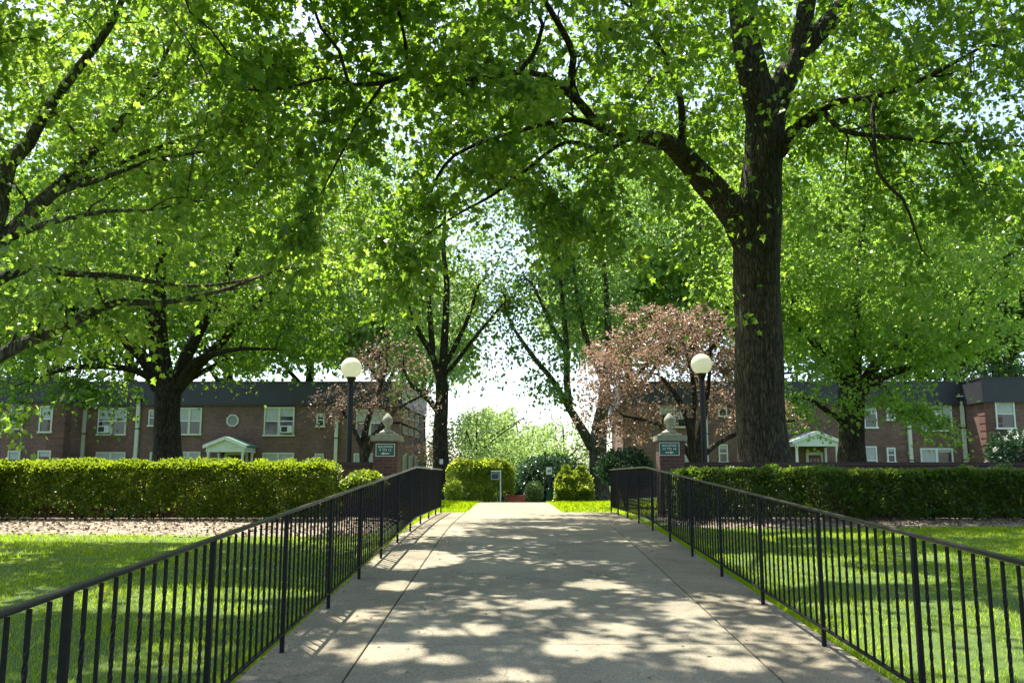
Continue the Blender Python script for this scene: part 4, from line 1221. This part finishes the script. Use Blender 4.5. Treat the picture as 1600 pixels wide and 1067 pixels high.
# dog station
Y = 33.0; b0 = px(858, 780, Y); z0 = float(ground_h(b0[0], Y)); hh = lambda y: float(px(858, y, Y)[2]) - z0
o = empty('pet_waste_station', (b0[0], Y, z0), 'green dog waste station with a white sign on its post by the far hedge', 'dog station')
MB().box(-.03, .03, -.02, .02, -.1, hh(731)).build('post', M['post_green'], o)
sg = MB().box(-.11, .11, -.035, -.021, hh(741), hh(729.5)).build('sign', M['signwhite'], o, bevel=.004)
ic = MB(); zc = (hh(741) + hh(729.5)) / 2
ic.xz([(-.055, zc - .03), (-.045, zc + .02), (.03, zc + .02), (.045, zc + .055), (.075, zc + .045), (.06, zc + .01), (.045, zc - .06), (.03, zc - .06), (.025, zc - .02), (-.02, zc - .02), (-.025, zc - .06), (-.04, zc - .06)], -.040, -.0355)
ic.build('dog_symbol', M['dark'], sg)
MB().box(-.085, .085, -.12, -.021, hh(754), hh(745)).build('dispenser', M['dark'], o, bevel=.01)
MB().lathe([(.095, .06), (.1, .08), (.1, hh(764)), (.105, hh(764) + .01), (.09, hh(764) + .03), (.0, hh(764) + .035)], 18, 0, -.13).build('bin', M['post_green'], o, smooth=True)

# low red wall
Y = 36; a, c = px(790, 783, Y), px(821, 774, Y); z0 = float(ground_h(.1, Y))
o = empty('low_wall', ((a[0] + c[0]) / 2, Y, z0), 'low red brick wall end just beyond the walkway', 'wall')
w = (c[0] - a[0]) / 2
MB().box(-w, w, -.2, .2, -.1, c[2] - z0 - .03).build('wall_body', M['redbrick'], o)
MB().box(-w - .02, w + .02, -.22, .22, c[2] - z0 - .028, c[2] - z0 + .01).build('coping', plain('red_coping', (.42, .13, .09), .8, .2, noise=.2), o, bevel=.008)


# ------------------------------------------------------------------ the two apartment buildings
YM, YW = 52.8, 50.5


class House:
    def __init__(s, name, origin, label):
        s.o = empty(name, origin, label, 'building', 'brick apartment buildings'); s.org = np.array(origin, float)

    def p(s, x, y, Y): return px(x, y, Y) - s.org

    def window(s, x0, x1, y0, y1, Y, double=False, blind=(.5,), ybot=None, trim='cream'):
        a, c = s.p(x0, y1, Y), s.p(x1, y0, Y)
        X0, X1, Z0, Z1 = a[0], c[0], a[2], c[2]; f = .085; yo = a[1]
        fr = MB()
        fr.box(X0, X1, yo - .09, yo + .03, Z1 - f, Z1); fr.box(X0 - .05, X1 + .05, yo - .13, yo + .03, Z0 - .06, Z0 + f * .5)
        fr.box(X0, X0 + f, yo - .088, yo + .03, Z0 + f * .5, Z1 - f); fr.box(X1 - f, X1, yo - .088, yo + .03, Z0 + f * .5, Z1 - f)
        xs_ = [(X0 + f, X1 - f)]
        if double:
            xm = (X0 + X1) / 2; fr.box(xm - .07, xm + .07, yo - .087, yo + .03, Z0 + f * .5, Z1 - f)
            xs_ = [(X0 + f, xm - .07), (xm + .07, X1 - f)]
        w = fr.build('window', M[trim], s.o)
        zm = Z0 + (Z1 - Z0) * .5
        for i, (u, v) in enumerate(xs_):
            MB().box(u, v, yo - .03, yo + .02, Z0 + f * .5, Z1 - f).build('pane', M['glass'], w)
            MB().box(u, v, yo - .06, yo - .031, zm - .03, zm + .03).build('sash', M['white'], w)
            bf = blind[i % len(blind)]
            if bf:
                zt = Z1 - f; zb = zt - (zt - Z0) * bf
                bl = MB(); k = 0
                segs = [(max(zb, zm + .031), zt)] + ([(zb, zm - .031)] if zb < zm - .05 else [])
                for q0, q1 in segs:
                    if q1 - q0 > .03: bl.box(u + .015, v - .015, yo - .045, yo - .0305, q0, q1)
                if bl.v: bl.build('blind', M['blind'], w)
        return w

    def spout(s, x0, y0, x1, y1, Y, hopper=True, w=.11):
        a, c = s.p(x0, y0, Y), s.p(x1, y1, Y); yo = a[1]; z1 = a[2]; X = (a[0] + c[0]) / 2
        d = MB().box(X - w, X + w, yo - .2, yo - .03, .1, z1).build('downspout', M['cream'], s.o, bevel=.02)
        if hopper:
            MB().xz([(X - .16, z1 + .01), (X + .16, z1 + .01), (X + .27, z1 + .25), (X - .27, z1 + .25)], yo - .32, yo - .02).build('hopper', M['dark'], d)
            MB().box(X - .3, X + .3, yo - .35, yo - .01, z1 + .252, z1 + .32).build('hopper_rim', M['cream'], d)
        k = MB()
        for q in (.35, .7): k.box(X - w - .03, X + w + .03, yo - .215, yo - .01, z1 * q, z1 * q + .06)
        k.build('bracket', M['dark'], d)

    def prism(s, name, poly, z0, z1, m):
        return MB().prism([(x - s.org[0], y - s.org[1]) for x, y in poly], z0, z1).build(name, m, s.o)


def X_at(x, Y): return float(px(x, 620, Y)[0])


gz = float(ground_h(30, 52))
zfb = float(px(300, 632, YM)[2]) - gz; zft = float(px(300, 598, YM)[2]) - gz
cLw, cRw = X_at(104, YW), X_at(1537, YW)
cLe, cRe = X_at(625, YM), X_at(972, YM)


def off(poly, d):
    out = []; n = len(poly)
    for i in range(n):
        p0, p1, p2 = map(np.array, (poly[i - 1], poly[i], poly[(i + 1) % n]))
        e1, e2 = (p1 - p0) / np.linalg.norm(p1 - p0), (p2 - p1) / np.linalg.norm(p2 - p1)
        n1, n2 = np.array([e1[1], -e1[0]]), np.array([e2[1], -e2[0]])
        b_ = (n1 + n2) / (1 + n1 @ n2)
        out.append(tuple(p1 + b_ * d))
    return out


def shell_house(L):
    return [(-48, YW), (cLw, YW), (cLw, YM), (cLe, YM), (cLe + .45, 63), (-48, 63)] if L else [(cRe, YM), (cRw, YM), (cRw, YW), (48, YW), (48, 63), (cRe + .5, 63)]


def quoins(h, xc, yc, sx, sy):
    """banded brick corner: flush courses with a dark slot between, laid on both faces"""
    q = MB(); x, y = xc - h.org[0], yc - h.org[1]; z = .1; k = 0
    while z + .36 < zfb:
        L1 = .95
        q.box(min(x + sx * -.04, x + sx * L1), max(x + sx * -.04, x + sx * L1), y - .04, y - .002, z, z + .36)
        q.box(min(x - sx * .04, x - sx * .002), max(x - sx * .04, x - sx * .002), y - .001, y + .7, z, z + .36)
        z += .43
    q.build('quoin', M['quoin'], h.o)


# left building
h = House('apartment_building', (-20, YM, gz), 'long two-storey brick building with dark flat fascia beside the sunlit hedge')
poly = shell_house(True)
h.prism('wall', poly, -.3, zfb, M['brick'])
h.prism('fascia', off(poly, .16), zfb + .002, zft, M['slate'])
h.prism('roof_edge', off(poly, .20), zft + .002, zft + .07, M['slate'])
h.prism('drip_edge', off(poly, .19), zfb - .06, zfb, M['slate'])
quoins(h, cLw, YW, -1, 1)
h.window(15, 38, 632, 670, YW - .001, blind=(.9,)); h.window(60.5, 84.5, 634, 675, YW - .001, blind=(.45,))
h.window(10, 33, 704, 744, YW - .001, blind=(.3,)); h.window(57, 81, 703.5, 744, YW - .001, blind=(.2,))
h.window(152, 199.5, 637, 679, YM, True, (.4, .5)); h.window(276, 316.5, 637, 678.5, YM, True, (.5, .48)); h.window(232, 245, 640, 665, YM, blind=(.3,))
h.window(148, 197, 706, 745, YM, True, (.6, .4)); h.window(275, 314, 705.5, 745, YM, True, (.3, .6)); h.window(233, 240, 706, 740, YM, blind=(.5,))
h.window(412, 461, 636, 680, YM, True, (.45, .3)); h.window(409, 460, 707, 745, YM, True, (.5, .8))
h.window(494.5, 508, 646, 666, YM, blind=(.2,)); h.window(491, 506, 708.5, 740, YM, blind=(.1,))
h.window(556, 601, 640, 682, YM, True, (.4, .5)); h.window(552, 585, 708, 745, YM, True, (.9, .8))
h.spout(133, 640, 130, 720, YM, False); h.spout(217.5, 629, 213.5, 715, YM); h.spout(526.5, 650, 525, 720, YM, False, .1)
# octagonal window
cc = h.p(364, 657, YM); r = .39
oc = MB(); ang = [math.pi / 8 + k * math.pi / 4 for k in range(8)]
for k in range(8):
    a, b_ = ang[k], ang[(k + 1) % 8]
    oc.xz([(cc[0] + r * math.cos(a), cc[2] + r * math.sin(a)), (cc[0] + r * math.cos(b_), cc[2] + r * math.sin(b_)), (cc[0] + r * .78 * math.cos(b_), cc[2] + r * .78 * math.sin(b_)), (cc[0] + r * .78 * math.cos(a), cc[2] + r * .78 * math.sin(a))], cc[1] - .1, cc[1] + .02)
ow = oc.build('octagonal_window', M['cream'], h.o)
MB().xz([(cc[0] + r * .775 * math.cos(a), cc[2] + r * .775 * math.sin(a)) for a in ang], cc[1] - .05, cc[1] + .015).build('pane', plain('frosted_glass', (.20, .21, .18), .3, .5), ow)
# narrow windows on the side that faces the walkway
for yy_ in (54.6, 56.9, 59.4):
    k = (yy_ - YM) / (63 - YM); xw = cLe + .45 * k - h.org[0]; yo = yy_ - h.org[1]; z1 = float(px(640, 710, 54)[2]) - gz
    for zt in (z1, z1 + 2.75):
        f = MB(); f.box(xw - .05, xw + .12, yo - .5, yo + .5, zt - .07, zt); f.box(xw - .05, xw + .12, yo - .5, yo - .42, zt - 1.4, zt - .071); f.box(xw - .05, xw + .12, yo + .42, yo + .5, zt - 1.4, zt - .071); f.box(xw - .05, xw + .15, yo - .55, yo + .55, zt - 1.47, zt - 1.401)
        w = f.build('window', M['cream'], h.o)
        MB().box(xw - .04, xw + .06, yo - .42, yo + .42, zt - 1.4, zt - .072).build('pane', M['glass'], w)


def canopy(h, x0, x1, ya, ye, yb, roofm, Y, depth, door=None):
    """gabled entrance roof: apex at ya, eaves at ye, soffit at yb"""
    a, c = h.p(x0, ye, Y - depth), h.p(x1, ye, Y - depth); ap = h.p((x0 + x1) / 2, ya, Y - depth); sb = h.p(x0, yb, Y - depth)
    y0 = a[1]; y1 = y0 + depth - .002; X0, X1, ze, za, zs = a[0], c[0], a[2], ap[2], sb[2]; xm = (X0 + X1) / 2
    rf = MB()
    for u, s in ((X0, -1), (X1, 1)):
        rf.add([(xm, y0 - .12, za + .06), (u + s * .14, y0 - .12, ze - .02), (u + s * .14, y1, ze - .02), (xm, y1, za + .06),
                (xm, y0 - .12, za + .14), (u + s * .14, y0 - .12, ze + .06), (u + s * .14, y1, ze + .06), (xm, y1, za + .14)],
               [(3, 2, 1, 0), (4, 5, 6, 7), (0, 1, 5, 4), (1, 2, 6, 5), (2, 3, 7, 6), (3, 0, 4, 7)])
    t = rf.build('entrance_canopy', M[roofm], h.o)
    gb = MB().xz([(X0, zs), (X1, zs), (X1, ze), (xm, za), (X0, ze)], y0, y0 + .06)
    n = 15
    for k in range(n):
        u = X0 + (X1 - X0) * (k + .5) / n; top = ze + (za - ze) * (1 - abs(u - xm) / (xm - X0)) - .06
        gb.box(u - .012, u + .012, y0 - .014, y0 - .001, zs + .02, top)
    gb.build('gable', M['white'], t)
    for u in (X0, X1 - .06): MB().box(u, u + .06, y0 + .062, y1, zs, ze - .03).build('side_beam', M['white'], t)
    tr_ = MB()
    for u, s in ((X0, -1), (X1, 1)):
        tr_.add([(xm, y0 - .15, za - .05), (u + s * .15, y0 - .15, ze - .13), (u + s * .15, y0 - .121, ze - .13), (xm, y0 - .121, za - .05), (xm, y0 - .15, za + .15), (u + s * .15, y0 - .15, ze + .07), (u + s * .15, y0 - .121, ze + .07), (xm, y0 - .121, za + .15)],
                [(3, 2, 1, 0), (4, 5, 6, 7), (0, 1, 5, 4), (1, 2, 6, 5), (2, 3, 7, 6), (3, 0, 4, 7)])
    tr_.build('verge_board', M['white'], t)
    for u, yy_ in ((X0 + .12, y0 + .12), (X1 - .12, y0 + .12), (X0 + .12, y1 - .25), (X1 - .12, y1 - .25)):
        MB().lathe([(.11, -.02), (.11, .08), (.085, .1), (.075, zs - .12), (.1, zs - .06), (.1, zs - .003)], 14, u, yy_).build('column', M['white'], t, smooth=True)
    dx0, dx1 = (X0 + X1) / 2 - .55, (X0 + X1) / 2 + .55
    if door: dx0, dx1 = h.p(door[0], 700, Y)[0], h.p(door[1], 700, Y)[0]
    zd = 2.2; yo = h.p(x0, 700, Y)[1]
    dd = MB(); dd.box(dx0, dx1, yo - .06, yo + .02, .05, zd)
    d = dd.build('door', M['door'], h.o)
    fr = MB(); fr.box(dx0 - .14, dx0 - .002, yo - .1, yo + .02, 0, zd + .16); fr.box(dx1 + .002, dx1 + .14, yo - .1, yo + .02, 0, zd + .16); fr.box(dx0 - .002, dx1 + .002, yo - .098, yo + .02, zd + .002, zd + .16)
    fr.build('door_frame', M['cream'], d)
    wd = (dx1 - dx0); lt = MB()
    for k in range(3): lt.box(dx0 + wd * (.12 + .28 * k), dx0 + wd * (.30 + .28 * k), yo - .075, yo - .061, .9, zd - .2)
    lt.build('door_light', plain('door_glass', (.22, .12, .08), .15, .6), d)


canopy(h, 322, 382, 685.5, 697, 706, 'copperroof', YM, 2.2)
house_left = h

# right building
h = House('apartment_building', (20, YM, gz), 'long two-storey brick building with dark flat fascia behind the shaded hedge')
poly = shell_house(False)
h.prism('wall', poly, -.3, zfb, M['brick'])
h.prism('fascia', off(poly, .16), zfb + .002, zft, M['slate'])
h.prism('roof_edge', off(poly, .20), zft + .002, zft + .07, M['slate'])
h.prism('drip_edge', off(poly, .19), zfb - .06, zfb, M['slate'])
quoins(h, cRw, YW, 1, 1)
h.window(1556.5, 1583, 624.5, 669, YW - .001, blind=(.45,), trim='white'); h.window(1558, 1583, 698, 742, YW - .001, blind=(.3,), trim='white')
h.window(1440, 1485, 629, 672.5, YM, True, (.5, .52), trim='white'); h.window(1440, 1487.5, 700, 745, YM, True, (.45, .1), trim='white')
h.window(1330, 1368, 625, 668, YM, True, (.5, .5), trim='white'); h.window(1330, 1369, 697, 742, YM, True, (.5, .5), trim='white')
h.window(1385, 1397, 634, 656, YM, blind=(.2,), trim='white'); h.window(1386, 1398, 699, 722, YM, blind=(.2,), trim='white')
h.window(1122, 1135, 624, 650, YM, blind=(.3,)); h.window(1123, 1136.5, 694, 722, YM, blind=(.2,))
h.window(1031, 1075, 625, 667, YM, True, (.5, .7)); h.window(1062, 1081, 693, 733, YM, blind=(.75,))
h.spout(1417.5, 629, 1422, 720, YM, False); h.spout(1500.5, 627, 1508, 722, YM); h.spout(1102.5, 640, 1103.5, 720, YM, False, .09)
canopy(h, 1242, 1311, 677, 690, 697, 'porchroof', YM, 2.2, (1262, 1281))


def aircon(x0, x1, y0, y1, Y, label):
    a, c = px(x0, y1, Y), px(x1, y0, Y); w, hh_ = c[0] - a[0], c[2] - a[2]
    o = empty('air_conditioner', ((a[0] + c[0]) / 2, Y - .10, a[2]), label, 'air conditioner', 'window air conditioners')
    MB().box(-w / 2, w / 2, -.28, .05, .003, hh_).build('case', M['white'], o, bevel=.01)
    MB().box(-w / 2 + .06, w / 2 - .25, -.288, -.281, .06, hh_ - .06).build('grille', M['dark'], o)
    MB().box(w / 2 - .2, w / 2 - .06, -.29, -.281, .06, hh_ - .08).build('control_panel', M['cream'], o)


aircon(440, 458, 665.5, 676.5, YM, 'white air conditioner in the double window above the left building, nearest the globe lamp')
aircon(156, 174, 665.5, 676.5, YM, 'white air conditioner in the double window beside the hopper downspout')

# ------------------------------------------------------------------ light, sky, camera
sc = bpy.context.scene
w = bpy.data.worlds.new('World'); sc.world = w; w.use_nodes = True
nt = w.node_tree; bg = nt.nodes['Background']
sky = nt.nodes.new('ShaderNodeTexSky'); sky.sky_type = 'NISHITA'; sky.sun_disc = False
sky.sun_elevation = math.asin(SUN[2]); sky.sun_rotation = math.atan2(SUN[0], SUN[1])
sky.air_density = .9; sky.dust_density = 2.0; sky.ozone_density = .5
nt.links.new(sky.outputs[0], bg.inputs[0]); bg.inputs[1].default_value = .125
sl = bpy.data.lights.new('sun', 'SUN'); sl.energy = 5.0; sl.angle = math.radians(.53); sl.color = (1, .95, .84)
so = bpy.data.objects.new('sun', sl); C.objects.link(so)
so.rotation_euler = Vector(SUN).to_track_quat('Z', 'Y').to_euler(); so.location = (0, 0, 60)

cam = bpy.data.cameras.new('camera'); co = bpy.data.objects.new('camera', cam); C.objects.link(co)
cam.sensor_width = 36; cam.lens = 36 * F / 1600; cam.clip_end = 3000; cam.clip_start = .05
co.location = (0, 0, EYE); co.rotation_euler = (math.pi / 2 + PITCH, 0, 0)
sc.camera = co
vs = sc.view_settings; vs.view_transform = 'Standard'; vs.look = 'None'; vs.exposure = 1.7; vs.gamma = 1; vs.use_curve_mapping = False
cy = sc.cycles
cy.max_bounces = 7; cy.diffuse_bounces = 4; cy.glossy_bounces = 2; cy.transmission_bounces = 3; cy.transparent_max_bounces = 4
cy.caustics_reflective = False; cy.caustics_refractive = False
cy.use_denoising = True
print('LEAVES', NL[0])
